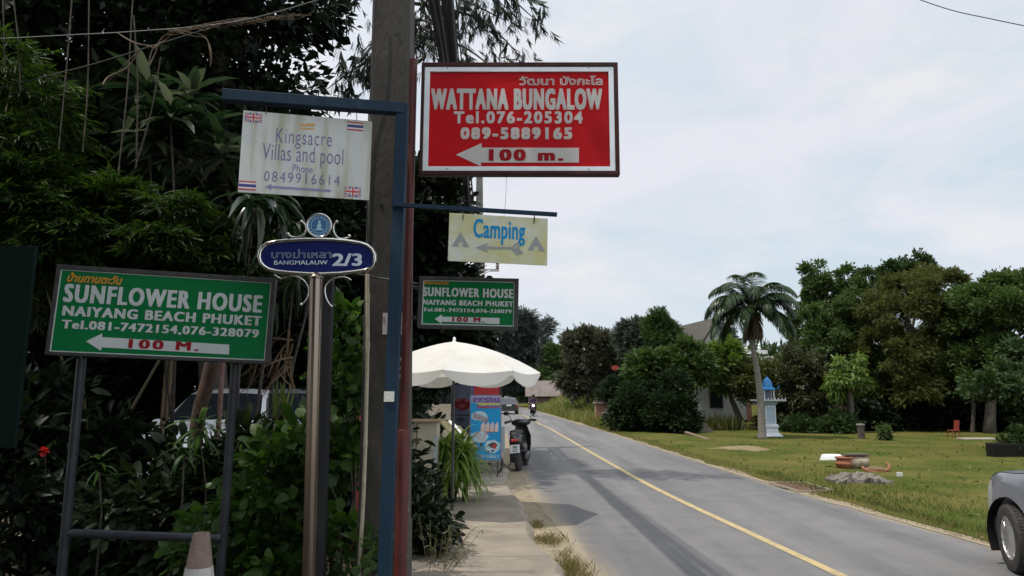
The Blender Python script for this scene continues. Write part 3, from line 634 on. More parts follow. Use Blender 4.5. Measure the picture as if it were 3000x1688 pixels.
# traffic cone
cb = Vector((at(605, 1562, 4.35).x-.03, 4.35, 0)); zt = at(605, 1562, 4.35).z
root = thing('traffic_cone', 'faded brown traffic cone with a white band in front of the green sign legs', 'cone', cb)
CN = mat('faded_cone', (.17, .115, .09), .75, c2=(.26, .19, .15), scale=14); 
rr_ = lambda z: .165-(.165-.047)*z/zt
MB().lathe(cb, [(rr_(.03), .03), (rr_(zt-.21), zt-.21), (rr_(zt-.21)-.001, zt-.205), (rr_(zt), zt), (rr_(zt)-.008, zt+.003), (rr_(zt)-.012, zt-.03)], 24).build('body', CN, root, smooth='auto')
MB().lathe(cb, [(rr_(zt-.275)+.002, zt-.275), (rr_(zt-.19)+.002, zt-.19)], 24).build('band', mat('dull_white_band', (.52, .5, .47), .7, c2=(.38, .36, .33), scale=15), root, smooth='auto')
MB().box(cb+Vector((0, 0, .016)), (.40, .40, .032)).build('foot', RUBBER, root, bevel=.01)
# dark green board at the left edge
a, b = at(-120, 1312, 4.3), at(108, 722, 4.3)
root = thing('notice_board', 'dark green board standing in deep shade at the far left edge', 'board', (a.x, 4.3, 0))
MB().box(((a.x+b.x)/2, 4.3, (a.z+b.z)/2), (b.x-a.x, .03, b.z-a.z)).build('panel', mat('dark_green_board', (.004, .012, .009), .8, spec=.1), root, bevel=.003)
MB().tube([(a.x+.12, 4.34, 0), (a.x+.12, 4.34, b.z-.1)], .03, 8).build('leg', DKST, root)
# ---------------------------------------------------------------- left side: trees, creepers, shrubs
def plant(name, label, cat, base, ells, lm, nclump, cr, n, S, tmpl, group=None, roll=.7, droop=0, stems=6, sr=.012, bark=None, up=0, rmin=.3):
    root = thing(name, label, cat, base, group=group); P, D, C = crown(ells, nclump, cr, n, .9, rmin)
    k = P[:, 2] > .02; P, D = P[k], D[k]
    D = D+np.array([0, 0, up-droop])
    mb = MB(); b = Vector(base)
    for i in rng.choice(len(C), min(stems, len(C)), replace=False):
        c = Vector(C[i]); c.z = max(c.z, .1); s = b+Vector((random.uniform(-.2, .2), random.uniform(-.2, .2), 0))*min(1, (c-b).length)
        mb.tube([s-Vector((0, 0, .03)), s.lerp(c, .5)+Vector((0, 0, .1*(c-s).length)), c], [sr, sr*.8, sr*.35], 5)
    mb.build('stem', bark or DBARK, root, smooth=True)
    leaves('foliage', P, D, S*(.6+.8*rng.random(len(P))), tmpl, lm, root, roll)
    return root
TL = T_leaf(.42, .3); TB = T_leaf(.75, .25); TS = T_spray(9, .075, .5, 50, 2); TSb = T_spray(7, .14, .42, 60, 3)
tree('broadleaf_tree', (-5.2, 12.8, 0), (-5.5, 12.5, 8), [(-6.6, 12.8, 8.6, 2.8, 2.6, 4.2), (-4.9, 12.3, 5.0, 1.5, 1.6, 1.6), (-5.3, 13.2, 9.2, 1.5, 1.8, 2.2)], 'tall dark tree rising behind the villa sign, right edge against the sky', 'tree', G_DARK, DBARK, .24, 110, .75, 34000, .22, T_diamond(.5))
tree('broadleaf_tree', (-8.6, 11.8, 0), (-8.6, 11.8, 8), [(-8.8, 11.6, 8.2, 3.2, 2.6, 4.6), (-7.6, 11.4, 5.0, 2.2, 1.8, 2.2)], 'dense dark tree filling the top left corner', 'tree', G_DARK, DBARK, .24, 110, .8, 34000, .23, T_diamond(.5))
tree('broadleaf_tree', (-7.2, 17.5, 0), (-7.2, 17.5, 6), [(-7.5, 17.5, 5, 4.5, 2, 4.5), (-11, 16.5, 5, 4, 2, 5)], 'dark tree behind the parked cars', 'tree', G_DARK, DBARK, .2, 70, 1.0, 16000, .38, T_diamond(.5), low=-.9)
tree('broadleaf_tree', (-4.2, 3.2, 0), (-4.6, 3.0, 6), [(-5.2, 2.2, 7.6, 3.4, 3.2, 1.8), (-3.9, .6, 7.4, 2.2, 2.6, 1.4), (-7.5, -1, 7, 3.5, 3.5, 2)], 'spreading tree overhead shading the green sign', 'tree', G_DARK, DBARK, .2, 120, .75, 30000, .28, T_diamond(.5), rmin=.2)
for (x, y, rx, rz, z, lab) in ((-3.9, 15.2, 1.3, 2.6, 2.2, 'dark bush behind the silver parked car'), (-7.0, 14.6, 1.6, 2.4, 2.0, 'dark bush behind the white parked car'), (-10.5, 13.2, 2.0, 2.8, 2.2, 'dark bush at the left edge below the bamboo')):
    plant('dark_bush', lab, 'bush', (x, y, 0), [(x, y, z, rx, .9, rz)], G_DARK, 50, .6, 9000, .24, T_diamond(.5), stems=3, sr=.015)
for (bx, by, ells, lab) in ((-6.5, -7, [(-6.5, -7, 5.5, 3.5, 2.5, 3.5)], 'unseen dark tree added behind the viewer on the left for shade'), (-1.5, -9, [(-1.5, -9.5, 5, 3, 2, 3.5)], 'unseen dark tree added behind the viewer at the roadside for shade'), (-4.5, -5, [(-4.5, -4.5, 6, 2.5, 2.5, 3)], 'nearer unseen dark tree added behind the viewer, left, for shade')):
    tree('broadleaf_tree', (bx, by, 0), (bx, by, 5), ells, lab, 'tree', G_DARK, DBARK, .2, 60, .9, 7000, .45, T_diamond(.6), rmin=.3)  # trees added out of view to block skylight and darken reflections
# bamboo
def bamboo(base, ells, n, label, nst):
    root = thing('bamboo_clump', label, 'bamboo', base); P, D, C = crown(ells, 60, .32, n, .55, .45)
    D[:, 2] = D[:, 2]*.4-.18; mb = MB()
    for i in range(nst):
        c = Vector(C[rng.integers(len(C))]); b = Vector(base)+Vector((random.uniform(-.5, .5), random.uniform(-.3, .3), 0)); mb.tube([b, b.lerp(c, .5)+Vector((0, 0, .5)), c], [.018, .014, .005], 6)
    mb.build('culm', mat('bamboo_culm', (.10, .12, .04), .5, c2=(.16, .14, .07), scale=6), root, smooth=True)
    leaves('foliage', P, D, .30*(.6+.7*rng.random(len(P))), TS, G_BAM, root, .45)
bamboo((-4.6, 7.7, 0), [(-4.3, 7.3, 3.2, 1.1, .6, .6), (-3.4, 7.6, 3.05, .75, .5, .5), (-5.3, 7.1, 3.3, .9, .6, .75)], 6000, 'feathery bamboo spreading above the large green sign', 4)
bamboo((-5.9, 7.2, 0), [(-5.55, 7.0, 4.5, .75, .6, .75), (-5.7, 6.9, 3.7, .6, .5, .5)], 1700, 'upright bamboo at the far left edge, taller than the bamboo beside it', 7)
# long-leaved plant with rosettes
def rosettes(name, label, cat, base, heads, L, nl, tm, lm, stem_r=.02, el=(-.35, .9), grp=None):
    root = thing(name, label, cat, base, group=grp); mb = MB(); Ps = []; Ds = []; Ss = []
    for h in heads:
        h = Vector(h); b = Vector(base)+Vector((random.uniform(-.15, .15), random.uniform(-.15, .15), 0)) if len(Ps) < 2*nl or len(heads) < 4 else Vector(heads[0])-Vector((0, 0, .7))
        mb.tube([b, b.lerp(h, .6)+Vector((random.uniform(-.1, .1), 0, .1)), h], [stem_r*1.1, stem_r*.8, stem_r*.6], 7)
        for i in range(nl):
            a = i*2.399+random.uniform(-.3, .3); e = el[0]+(el[1]-el[0])*(i/nl)+random.uniform(-.15, .15)
            d = (math.cos(a)*math.cos(e), math.sin(a)*math.cos(e), math.sin(e)); Ps.append(h+Vector((0, 0, .12*i/nl))+Vector(d)*.02); Ds.append(d); Ss.append(L*random.uniform(.7, 1.1))
    mb.build('stem', DBARK, root, smooth=True)
    leaves('foliage', np.array([tuple(p) for p in Ps]), np.array(Ds), np.array(Ss), tm, lm, root, .12)
    return root
G_DRA = leaf_mat('leaf_glossy', [(.007, .017, .007), (.012, .026, .009), (.03, .048, .022), (.10, .115, .07)], .3, rough=.25, spec=.5)
rosettes('dracaena', 'tall broad-leaved plant with pale glossy leaves left of the blue arm', 'plant', (-3.6, 7.9, 0), [at(430, 290, 7.7), at(500, 360, 7.5), at(600, 400, 7.9), at(455, 420, 7.6), at(560, 300, 8.1), at(650, 470, 7.8), at(520, 470, 7.9)], .52, 24, T_leaf(.24, .45), G_DRA)
rosettes('dracaena', 'drooping long-leaved plant between the villa sign and the oval sign', 'plant', (-2.9, 7.4, 0), [at(745, 610, 7.2), at(800, 600, 7.6), at(700, 680, 7.5), at(840, 690, 7.8)], .5, 22, T_leaf(.2, .8), G_DRA, el=(-.9, .5))
rosettes('palm_sapling', 'dark young palm with narrow fronds behind the steel pole', 'palm', (-2.8, 8.6, 0), [at(770, 850, 8.4), at(860, 830, 8.6), at(930, 790, 8.6)], .75, 26, T_blade(.05, .9), G_JUN, el=(-.7, .7))
# big-leaved tree beyond, beside the second pole
tree('almond_tree', (-2.2, 16.3, 0), (-2.0, 16.2, 5), [(-1.9, 16.2, 5.2, 1.0, 1.2, 1.7), (-1.55, 16.4, 3.6, .75, .9, 1.3), (-2.6, 16.3, 4.6, 1.0, 1.0, 2.0)], 'round-leaved tree behind the red post beside the second pole', 'tree', G_DARK, DBARK, .12, 60, .42, 7000, .26, T_leaf(.62, .2))
tree('roadside_tree', (-2.9, 19.5, 0), (-2.8, 19.5, 5), [(-2.6, 19.5, 4.0, 1.4, 1.6, 2.6), (-3.6, 18.5, 6.0, 1.6, 1.6, 2.0)], 'dark tree behind the food stall shading the road', 'tree', G_DARK, DBARK, .13, 60, .55, 9000, .28, T_diamond(.5))
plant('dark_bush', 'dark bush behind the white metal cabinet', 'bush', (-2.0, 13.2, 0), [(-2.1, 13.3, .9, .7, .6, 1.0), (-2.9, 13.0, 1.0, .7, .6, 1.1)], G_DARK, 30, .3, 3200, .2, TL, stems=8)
# casuarina: long limbs with hanging needle sprays
TN = T_spray(11, .011, .6, 24, 6, .3)
def casuarina(base, H, branches, label, lm, S=.5, n_per=70, r0=.22, group=None):
    root = thing('casuarina_tree', label, 'tree', base, group=group); mb = MB(); b = Vector(base)
    mb.tube([b, b+Vector((.1, 0, H*.4)), b+Vector((-.1, .1, H*.75)), b+Vector((.05, 0, H))], [r0, r0*.8, r0*.5, r0*.12], 9); Ps = []; Ds = []
    for p0, p1, p2 in branches:
        c = curve([p0, p1, p2], 8); mb.tube(c, [.045*(1-.8*i/(len(c)-1)) for i in range(len(c))], 6)
        for i in range(n_per):
            t = (random.random()**.7)*(len(c)-1.01); k = int(t); q = Vector(c[k]).lerp(Vector(c[k+1]), t-k)
            s = Vector((random.gauss(0, .22), random.gauss(0, .22), random.gauss(-.06, .18)))
            Ps.append(q+s); Ds.append(((c[-1].x-c[0].x)*.08+random.gauss(0, .35), (c[-1].y-c[0].y)*.05+random.gauss(0, .35), -.8+random.gauss(0, .25)))
    mb.build('trunk', DBARK, root, smooth=True)
    leaves('crown', np.array([tuple(p) for p in Ps]), np.array(Ds), S*(.6+.8*rng.random(len(Ps))), TN, lm, root, .9)
CY0 = 14.0; Bc = []
for p0, p1, p2 in (((1150, -60), (1330, -10), (1480, 60)), ((1150, 0), (1390, 50), (1530, 170)), ((1150, 40), (1260, 95), (1345, 190)), ((1150, 100), (1340, 130), (1460, 215)), ((1150, -130), (1400, -70), (1560, 50)),
                   ((1150, 120), (1100, 130), (1040, 190)), ((1150, 170), (1060, 190), (960, 260)), ((1150, -200), (1350, -190), (1500, -60)), ((1150, -120), (1050, -100), (960, 0)), ((1150, -90), (1290, -70), (1400, 20)), ((1150, 70), (1240, 60), (1300, 100))):
    Bc.append((at(*p0, CY0), at(*p1, CY0-random.uniform(.2, 1)), at(*p2, CY0-random.uniform(.2, 1.6))))
casuarina((at(1150, 0, CY0).x, CY0, 0), 13, Bc, 'feathery tree with drooping needles above the red sign', leaf_mat('needles', [(.045, .06, .045), (.07, .085, .06), (.055, .07, .06)], .35, spec=.1), .36, 72)
def ext(pts, a, b):
    P = [Vector(p) for p in pts]; return [P[0]+(P[0]-P[1]).normalized()*a]+P+[P[-1]+(P[-1]-P[-2]).normalized()*b]
# hanging aerial roots
ROOT = mat('aerial_root', (.05, .04, .03), .9, c2=(.09, .075, .055), scale=20)
for i, (pts, lab) in enumerate((([(10, -40), (12, 180)], 'at the very left edge'), ([(38, -40), (52, 130), (60, 255)], 'second from the left edge, forked'), ([(212, -40), (196, 190), (172, 420)], 'leaning, crossing both wires left of the broad-leaved plant'),
        ([(264, -40), (256, 250), (246, 430)], 'straight and thin with a split tip'), ([(392, -40), (372, 260), (350, 485)], 'passing in front of the pale leaves'), ([(394, 60), (402, 230), (398, 470)], 'beside the pale leaves, hung from the lower wire'), ([(470, 180), (440, 330), (400, 480)], 'slanting below the broad-leaved plant'))):
    c = curve(ext([at(x+random.uniform(-3, 3), y, 6.6) for x, y in pts], 2.2 if pts[0][1] < 0 else .02, .02), 6); tag(MB().tube(c, [.007+random.uniform(-.002, .002) for _ in c], 5).build('aerial_root', ROOT), 'pale hanging root '+lab, 'root', 'aerial roots hanging at the left')
# wires on the left with dead creeper
tag(MB().tube(curve(ext([at(-40, 116, 6.4), at(400, 92, 6.0), at(700, 62, 5.6), at(1000, -20, 5.2)], 9, .75)), .005, 5).build('overhead_wire', mat('wire_grey', (.12, .12, .12), .6)), 'upper thin wire crossing the dark foliage at the top left', 'wire')
tag(MB().tube(curve(ext([at(60, 243, 6.6), at(250, 195, 6.4), at(470, 128, 6.1), at(640, 75, 5.8), at(720, 55, 5.6)], 9, .02)), .006, 5).build('overhead_wire', CABLE), 'lower dark wire rising to meet the upper wire at the top left', 'wire')
root = thing('dead_creeper', 'dry brown creeper tangled on the wires above the broad-leaved plant', 'creeper', at(560, 90, 5.8)); mb = MB(); rq = random.Random(4)
for pts in ([(440, 200), (452, 150), (480, 112), (530, 88), (700, 60), (760, 52)], [(610, 190), (620, 150), (605, 110), (560, 100), (520, 95)], [(305, 250), (320, 230), (370, 190), (400, 150)], [(350, 100), (400, 130), (460, 135)]):
    for _ in range(2): mb.tube(curve([at(x+rq.uniform(-8, 8), y+rq.uniform(-6, 6), 5.9+rq.uniform(-.1, .1)) for x, y in pts], 5), rq.uniform(.003, .007), 5)
for _ in range(46):
    x = rq.uniform(480, 860); y = 95-(x-480)*.13; a = rq.uniform(-.9, .3); L = rq.uniform(20, 80); mb.tube(curve([at(x, y+rq.uniform(-8, 12), 5.7), at(x+L*.5, y-L*.2*a-8, 5.65), at(x+L, y+L*.25*a, 5.7)], 4), .003, 4)
mb.build('stem', mat('dry_stem', (.17, .12, .075), .9, c2=(.10, .08, .055), scale=12), root)
# low plants in front
plant('leafy_shrub', 'bright heart-leaved shrub at the foot of the steel pole', 'shrub', (-1.95, 5.7, 0), [(-1.9, 5.8, .75, .34, .35, .55), (-2.15, 5.7, .4, .4, .4, .45), (-1.7, 6.0, 1.05, .2, .25, .3)], leaf_mat('leaf_heart', [(.018, .048, .008), (.04, .085, .014), (.06, .11, .02)], .35, spec=.25), 50, .17, 1900, .105, TB, up=.2)
plant('leafy_shrub', 'green creeper climbing beside the concrete pole', 'creeper', (-1.35, 5.9, 0), [(-1.36, 5.8, 1.75, .22, .3, .55), (-1.45, 5.9, 1.15, .28, .3, .3), (-1.25, 5.6, .4, .22, .25, .4)], leaf_mat('leaf_heart', [(.035, .085, .012)]), 44, .15, 1500, .095, TB)
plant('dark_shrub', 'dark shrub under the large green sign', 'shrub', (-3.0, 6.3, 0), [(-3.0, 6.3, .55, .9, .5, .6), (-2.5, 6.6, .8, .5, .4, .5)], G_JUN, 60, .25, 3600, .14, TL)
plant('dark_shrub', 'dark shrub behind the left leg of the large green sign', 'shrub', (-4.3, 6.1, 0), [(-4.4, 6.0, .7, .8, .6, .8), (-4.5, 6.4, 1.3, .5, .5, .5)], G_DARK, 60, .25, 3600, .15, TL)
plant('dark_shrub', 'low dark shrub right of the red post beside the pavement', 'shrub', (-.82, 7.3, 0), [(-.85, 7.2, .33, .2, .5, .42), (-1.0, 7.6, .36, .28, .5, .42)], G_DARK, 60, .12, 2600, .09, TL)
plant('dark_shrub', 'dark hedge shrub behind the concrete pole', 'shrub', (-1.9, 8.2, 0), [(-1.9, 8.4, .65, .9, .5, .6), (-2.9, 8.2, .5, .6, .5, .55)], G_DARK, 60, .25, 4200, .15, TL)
plant('small_sapling', 'small leafy sapling at the foot of the blue post', 'plant', (-.95, 4.9, 0), [(-.95, 4.85, .62, .13, .1, .12), (-.82, 4.8, .55, .12, .1, .1)], G_MID, 12, .07, 120, .075, TB, sr=.006)
plant('small_sapling', 'pale small shrub behind the traffic cone', 'plant', (-2.25, 5.3, 0), [(-2.3, 5.4, .45, .25, .2, .22)], G_MID, 14, .1, 200, .09, TB, sr=.006)
for (x, y, Y, n, L, lab) in ((585, 1275, 6.0, 20, .34, 'fan-leaved plant below the green sign between its legs'), (540, 1335, 5.7, 14, .26, 'small fan-leaved plant under the larger fan plant'), (290, 1385, 5.6, 12, .24, 'grassy tuft beside the left leg of the green sign')):
    p = at(x, y, Y); rosettes('fan_plant', lab, 'plant', (p.x, Y, 0), [p], L, n, T_blade(.12, .7), G_MID, .01, el=(-.5, .9))
rosettes('snake_plant', 'pair of upright sword leaves in front of the silver car', 'plant', (at(815, 1240, 6.4).x, 6.4, 0), [at(806, 1240, 6.4), at(832, 1240, 6.4)], .33, 5, T_blade(.16, .05), G_OLV, .012, el=(1.2, 1.5))
rosettes('tall_grass', 'clump of thin upright grass left of the concrete pole', 'grass', (at(990, 1230, 6.6).x, 6.6, 0), [at(975, 1230, 6.6), at(1000, 1235, 6.6)], .5, 22, T_blade(.025, .4), G_MID, .01, el=(.8, 1.45))
rosettes('spiky_bush', 'bright spiky-leaved bush on the pavement in front of the seafood banner', 'bush', (-.86, 10.6, .0), [Vector((-.86+dx, 10.6+dy, z)) for dx, dy, z in ((0, 0, .75), (.15, -.1, .55), (-.2, .1, .7), (.1, .15, .85), (-.05, -.2, .4), (.22, .05, .4), (-.28, -.1, .5), (.05, -.25, .65), (-.12, -.25, .8), (.2, -.2, .75))], .52, 48, T_blade(.095, .8), leaf_mat('leaf_spiky', [(.09, .17, .025), (.16, .25, .045), (.22, .30, .08)], .45), .02, el=(-.6, 1.1))
p = at(1050, 1262, 7.6); tag(MB().tube([Vector((p.x, 7.6, 0)), Vector((p.x-.01, 7.6, at(1048, 1165, 7.6).z))], .03, 8).build('red_post', mat('red_post_paint', (.22, .02, .02), .6)), 'short red post among the leaves left of the concrete pole', 'post')
# dry weeds at the pavement edge
root = thing('dry_weed', 'dry thin-stemmed weed leaning over the pavement beside the red post', 'weed', (-.62, 6.7, 0)); mb = MB(); rq = random.Random(8); Ps = []; Ds = []
for _ in range(26):
    a = rq.uniform(-1, 1); L = rq.uniform(.2, .5); b = Vector((-.66+rq.uniform(-.1, .08), 6.6+rq.uniform(-.3, .3), 0)); e = b+Vector((a*.22+.12, rq.uniform(-.2, .2), L)); e2 = e+Vector((a*.1+.08, 0, -.02)); mb.tube([b, b.lerp(e, .6), e, e2], [.003, .0025, .002, .001], 4)
    for t in (.5, .7, .85, 1): Ps.append(tuple(b.lerp(e, t))); Ds.append((rq.gauss(.3, .6), rq.gauss(0, .6), rq.gauss(-.1, .4)))
mb.build('stem', mat('dry_weed_stem', (.16, .12, .07), .9), root); leaves('foliage', Ps, Ds, .07, T_blade(.16, .5), G_OLV, root)
plant('dark_shrub', 'dark shrub in front of the white parked car', 'shrub', (-3.3, 7.3, 0), [(-3.5, 7.3, .5, .75, .3, .58), (-2.7, 7.4, .5, .5, .3, .55), (-4.4, 7.4, .65, .7, .3, .75)], G_JUN, 60, .2, 4600, .13, TL)
pts = curve([at(622, 1062, 8.6), at(606, 1130, 8.6), at(586, 1200, 8.6), at(572, 1300, 8.6)], 5); RB = mat('reddish_bark', (.10, .055, .035), .9, c2=(.05, .035, .025), scale=9, bump=.5)
tag(MB().tube([pts[0]+Vector((.12, 0, 1.6))]+pts+[Vector((pts[-1].x-.05, 8.6, -.05))], .085, 9).build('tree_trunk', RB, smooth=True), 'leaning reddish trunk under the right half of the large green sign', 'trunk')
p = at(641, 1240, 8.0); tag(MB().tube([Vector((p.x, 8, 0)), Vector((p.x, 8, at(641, 1040, 8).z))], .03, 8).build('wooden_post', mat('pinkish_post', (.26, .17, .15), .8, c2=(.16, .07, .06), scale=4), smooth='auto'), 'pinkish painted post beside the leaning trunk', 'post')
for x, lab in ((474, 'left of two thin dark poles between the legs of the green sign'), (487, 'right of two thin dark poles between the legs of the green sign')): p = at(x, 1200, 7.9); tag(MB().tube([Vector((p.x, 7.9, 0)), Vector((p.x+.02, 7.9, 2.2))], .022, 7).build('wooden_post', WOODM), lab, 'post')
root = thing('dry_palm_leaf', 'dry brown palm fronds hanging behind the steel pole', 'palm leaf', at(735, 1000, 8.3)); Pq = [tuple(at(random.uniform(690, 860), random.uniform(960, 1080), 8.3)) for _ in range(60)]
leaves('frond', Pq, [(random.gauss(-.4, .5), random.gauss(0, .4), random.gauss(-.6, .4)) for _ in range(60)], .5, T_blade(.05, .5), mat('dry_frond', (.10, .065, .035), .9), root)
MB().tube([at(735, 1000, 8.3), at(800, 1070, 8.3)], .012, 5).build('stem', DBARK, root)
# red hibiscus flowers, one each
def flower(p, s, lab):
    r_ = thing('red_flower', lab, 'flower', p); P = [tuple(p)]*7; D = [(math.cos(i*.9), -.5, math.sin(i*.9)) for i in range(7)]; leaves('petal_cluster', P, D, s, T_leaf(.8, .2), mat('petal_red', (.55, .02, .02), .5, trans=.3), r_)
    MB().tube([p, Vector(p)+Vector((0, .05, -.25))], .004, 5).build('stem', DBARK, r_)
flower(at(132, 1322, 5.6), .05, 'red flower in the dark below the green board')
# ---------------------------------------------------------------- cables and second pole
P2 = Vector((-1.0, 21.6, 0)); root = thing('utility_pole', 'distant grey utility pole with a crossarm behind the camping sign', 'pole', P2)
ptop = at(1405, 521, 21.6); mb = MB(); vs = []
for z, h in ((0, .2), (4, .18), (6.9, .155), (6.92, .115), (ptop.z, .10)): vs += [(P2.x+(ptop.x-P2.x)*z/ptop.z+a*h, 21.6+b*h, z) for a, b in ((-1, -1), (1, -1), (1, 1), (-1, 1))]
mb.add(vs, [(i*4+j, i*4+(j+1) % 4, i*4+4+(j+1) % 4, i*4+4+j) for i in range(4) for j in range(4)]+[(16, 17, 18, 19)]); mb.build('shaft', mat('grey_pole', (.16, .15, .14), .9, c2=(.10, .095, .09), scale=5), root)
ca, cb_ = at(1385, 791, 21.4), at(1462, 793, 21.4); mb = MB().box((ca+cb_)/2, ((cb_-ca).length, .07, .07)); mb.tube([at(1398, 812, 21.4), at(1435, 793, 21.35)], .02, 5); mb.build('crossarm', mat('galvanised', (.4, .41, .42), .5, .6), root)
for x in (1415, 1457):
    p = at(x, 789, 21.4); MB().lathe(p, [(.03, 0), (.06, .03), (.03, .07), (.06, .10), (.035, .14), (.055, .18), (.02, .22)], 10).build('insulator', mat('brown_insulator', (.06, .03, .025), .3), root, smooth='auto')
rq = random.Random(21)
for i in range(26):
    thick = i in (3, 8, 9, 13, 16, 17, 20); x0 = -.50-.021*i if i < 18 else rq.uniform(-.95, -.5)
    z0 = 6.0+rq.uniform(-.15, .25); p0 = Vector((x0-.02, 4.0, z0+.15)); p1 = Vector((-1.02+rq.uniform(-.12, .06), 21.3, 5.55+rq.uniform(-.35, .2)))
    sag = rq.uniform(.12, .3) if not thick else rq.uniform(.12, .2); pts = [p0.lerp(p1, t)+Vector((0, 0, -4*sag*t*(1-t))) for t in np.linspace(0, 1, 15)]
    tag(MB().tube(pts, rq.uniform(.024, .040) if thick else rq.uniform(.004, .008), 6).build('power_cable', CABLE), 'thick black cable in the bundle hung between the two utility poles' if thick else 'thin black cable in the bundle hung between the two utility poles', 'cable', 'thick cables between the poles' if thick else 'thin cables between the poles')
pts = curve([Vector((at(2640, -20, 13).x, 13, at(2640, -20, 13).z)), at(2780, 28, 12.6), at(2900, 55, 12.2), at(3040, 84, 11.8)]); pts = ext(pts, 14, 14); tag(MB().tube(pts, .009, 5).build('overhead_wire', CABLE), 'lone black wire across the sky in the top right corner', 'wire')
tag(MB().tube(curve([at(1615, 962, 60), at(1700, 968, 58), at(1830, 972, 56)]), .03, 4).build('overhead_wire', mat('far_wire', (.2, .2, .21), .6)), 'faint wire over the far trees beyond the motorbike', 'wire')
tag(MB().tube(curve([at(1484, 515, 9), at(1480, 600, 9), at(1470, 690, 12), at(1462, 790, 21)]), .0022, 4).build('overhead_wire', CABLE), 'hair-thin wire dropping beside the camping sign', 'wire')
# ---------------------------------------------------------------- food stall
UC = Vector((-.80, 9.7, 0)); ua = at(1333, 1001, 9.7).z; RU = 1.19; rimz = ua-.43
root = thing('parasol', 'large white market parasol with a scalloped edge over the food stall', 'parasol', UC)
CLOTH = mat('white_canvas', (.80, .785, .74), .85, c2=(.62, .53, .38), scale=1.7, det=9, lo=.5, hi=.9, trans=.35, spec=.15)
mb = MB(); NP, SB, NR = 8, 8, 8; rows = []
def upt(k, s, t):
    a0 = R(-92)+2*math.pi*k/NP; a1 = a0+2*math.pi/NP; f = s/SB; p0 = Vector((math.cos(a0), math.sin(a0), 0)); p1 = Vector((math.cos(a1), math.sin(a1), 0))
    p = p0.lerp(p1, f)*t*RU; z = ua-.43*(.32*t+.68*t*t)-.035*math.sin(math.pi*f)*t
    return Vector((UC.x+p.x, UC.y+p.y, z))
for k in range(NP):
    v = []
    for i in range(NR+1): v += [upt(k, s, i/NR) for s in range(SB+1)]
    for d in (.35, 1.0):
        for s in range(SB+1):
            p = upt(k, s, 1.0); f = s/SB; out = (p-UC); out.z = 0; out.normalize(); dep = .04+.12*(1-abs(2*f-1)**3.0); v.append(p+Vector((0, 0, -dep*d))+out*(.02*d*math.sin(math.pi*f)-.012*d+.012*math.sin(f*19+k*2)*d))
    W_ = SB+1; mb.add(v, [(i*W_+s, i*W_+s+1, (i+1)*W_+s+1, (i+1)*W_+s) for i in range(NR+2) for s in range(SB)])
mb.build('canopy', CLOTH, root, smooth='auto')
MB().tube([(UC.x, UC.y, 0), (UC.x, UC.y, ua+.03)], .019, 10).build('pole', mat('parasol_pole', (.06, .06, .06), .5, .3), root, smooth='auto')
MB().lathe((UC.x, UC.y, ua-.005), [(.035, 0), (.02, .012), (.022, .05), (.012, .065), (.001, .07)], 12).build('finial', WHITE, root, smooth='auto')
for k in range(NP):
    a = R(-92)+2*math.pi*k/NP; pts = [Vector((UC.x+math.cos(a)*RU*t, UC.y+math.sin(a)*RU*t, ua-.43*(.32*t+.68*t*t)-.015)) for t in np.linspace(.03, 1, 8)]; MB().tube(pts, .006, 5).build('rib', mat('parasol_rib', (.25, .25, .25), .5, .5), root)
# metal cabinet
c = Vector((-1.27, 10.2, 0)); root = thing('metal_cabinet', 'cream metal cabinet with an overhanging lid between the red post and the spiky bush', 'cabinet', c)
CRM = mat('cream_enamel', (.50, .47, .38), .5, c2=(.42, .38, .29), scale=4)
zt = at(1260, 1236, 10.1).z; MB().box((c.x, c.y, (zt+.35)/2), (.44, .42, zt-.35)).build('body', CRM, root, bevel=.008)
MB().box((c.x, c.y-.02, zt+.016), (.53, .5, .03)).build('lid', mat('worn_wood_lid', (.36, .28, .19), .7), root, bevel=.006)
for dx in (-.18, .18):
    for dy in (-.17, .17): MB().box((c.x+dx, c.y+dy, .175), (.04, .04, .35)).build('leg', DKST, root)
MB().box((c.x+.2, c.y-.2125, zt-.36), (.05, .003, .36)).build('sticker', mat('faded_sticker', (.30, .40, .50), .6, c2=(.5, .52, .5), scale=9), root)
MB().tube(curve([(c.x-.06, c.y-.216, zt-.03), (c.x-.065, c.y-.216, zt-.3), (c.x-.08, c.y-.22, zt-.55), (c.x-.03, c.y-.23, zt-.72), (c.x-.08, c.y-.22, zt-.8)]), .006, 5).build('cable', CABLE, root)
MB().box((c.x-.115, c.y-.2125, (zt+.35)/2), (.004, .003, zt-.38)).build('door_seam', BLACK, root)
# folding table leaning in front of the banners
a, b = at(1318, 1242, 11.4), at(1366, 1300, 11.0); root = thing('folded_table', 'white-edged folded table leaning beside the cream cabinet', 'table', b)
d = (b-a); ax = d.normalized(); up_ = Vector((.7, -.35, .75)).normalized(); up_ = (up_-ax*up_.dot(ax)).normalized(); side = ax.cross(up_)
Mx = Matrix((ax, side, up_)).transposed().to_4x4()
MB().box((a+b)/2, (d.length*1.1, .5, .03), M=Mx).build('top', mat('olive_board', (.16, .14, .07), .7), root, bevel=.004)
for k, o_ in enumerate((-.06, .0, .06)): MB().box((a+b)/2+up_*.035+side*(o_*.55), (d.length*1.06, .02, .03), M=Mx).build('edge_rail', WHITE, root)
MB().tube([b, Vector((b.x+.02, b.y, 0))], .012, 6).build('leg', DKST, root); MB().tube([a, Vector((a.x-.02, a.y, 0))], .012, 6).build('leg', DKST, root)
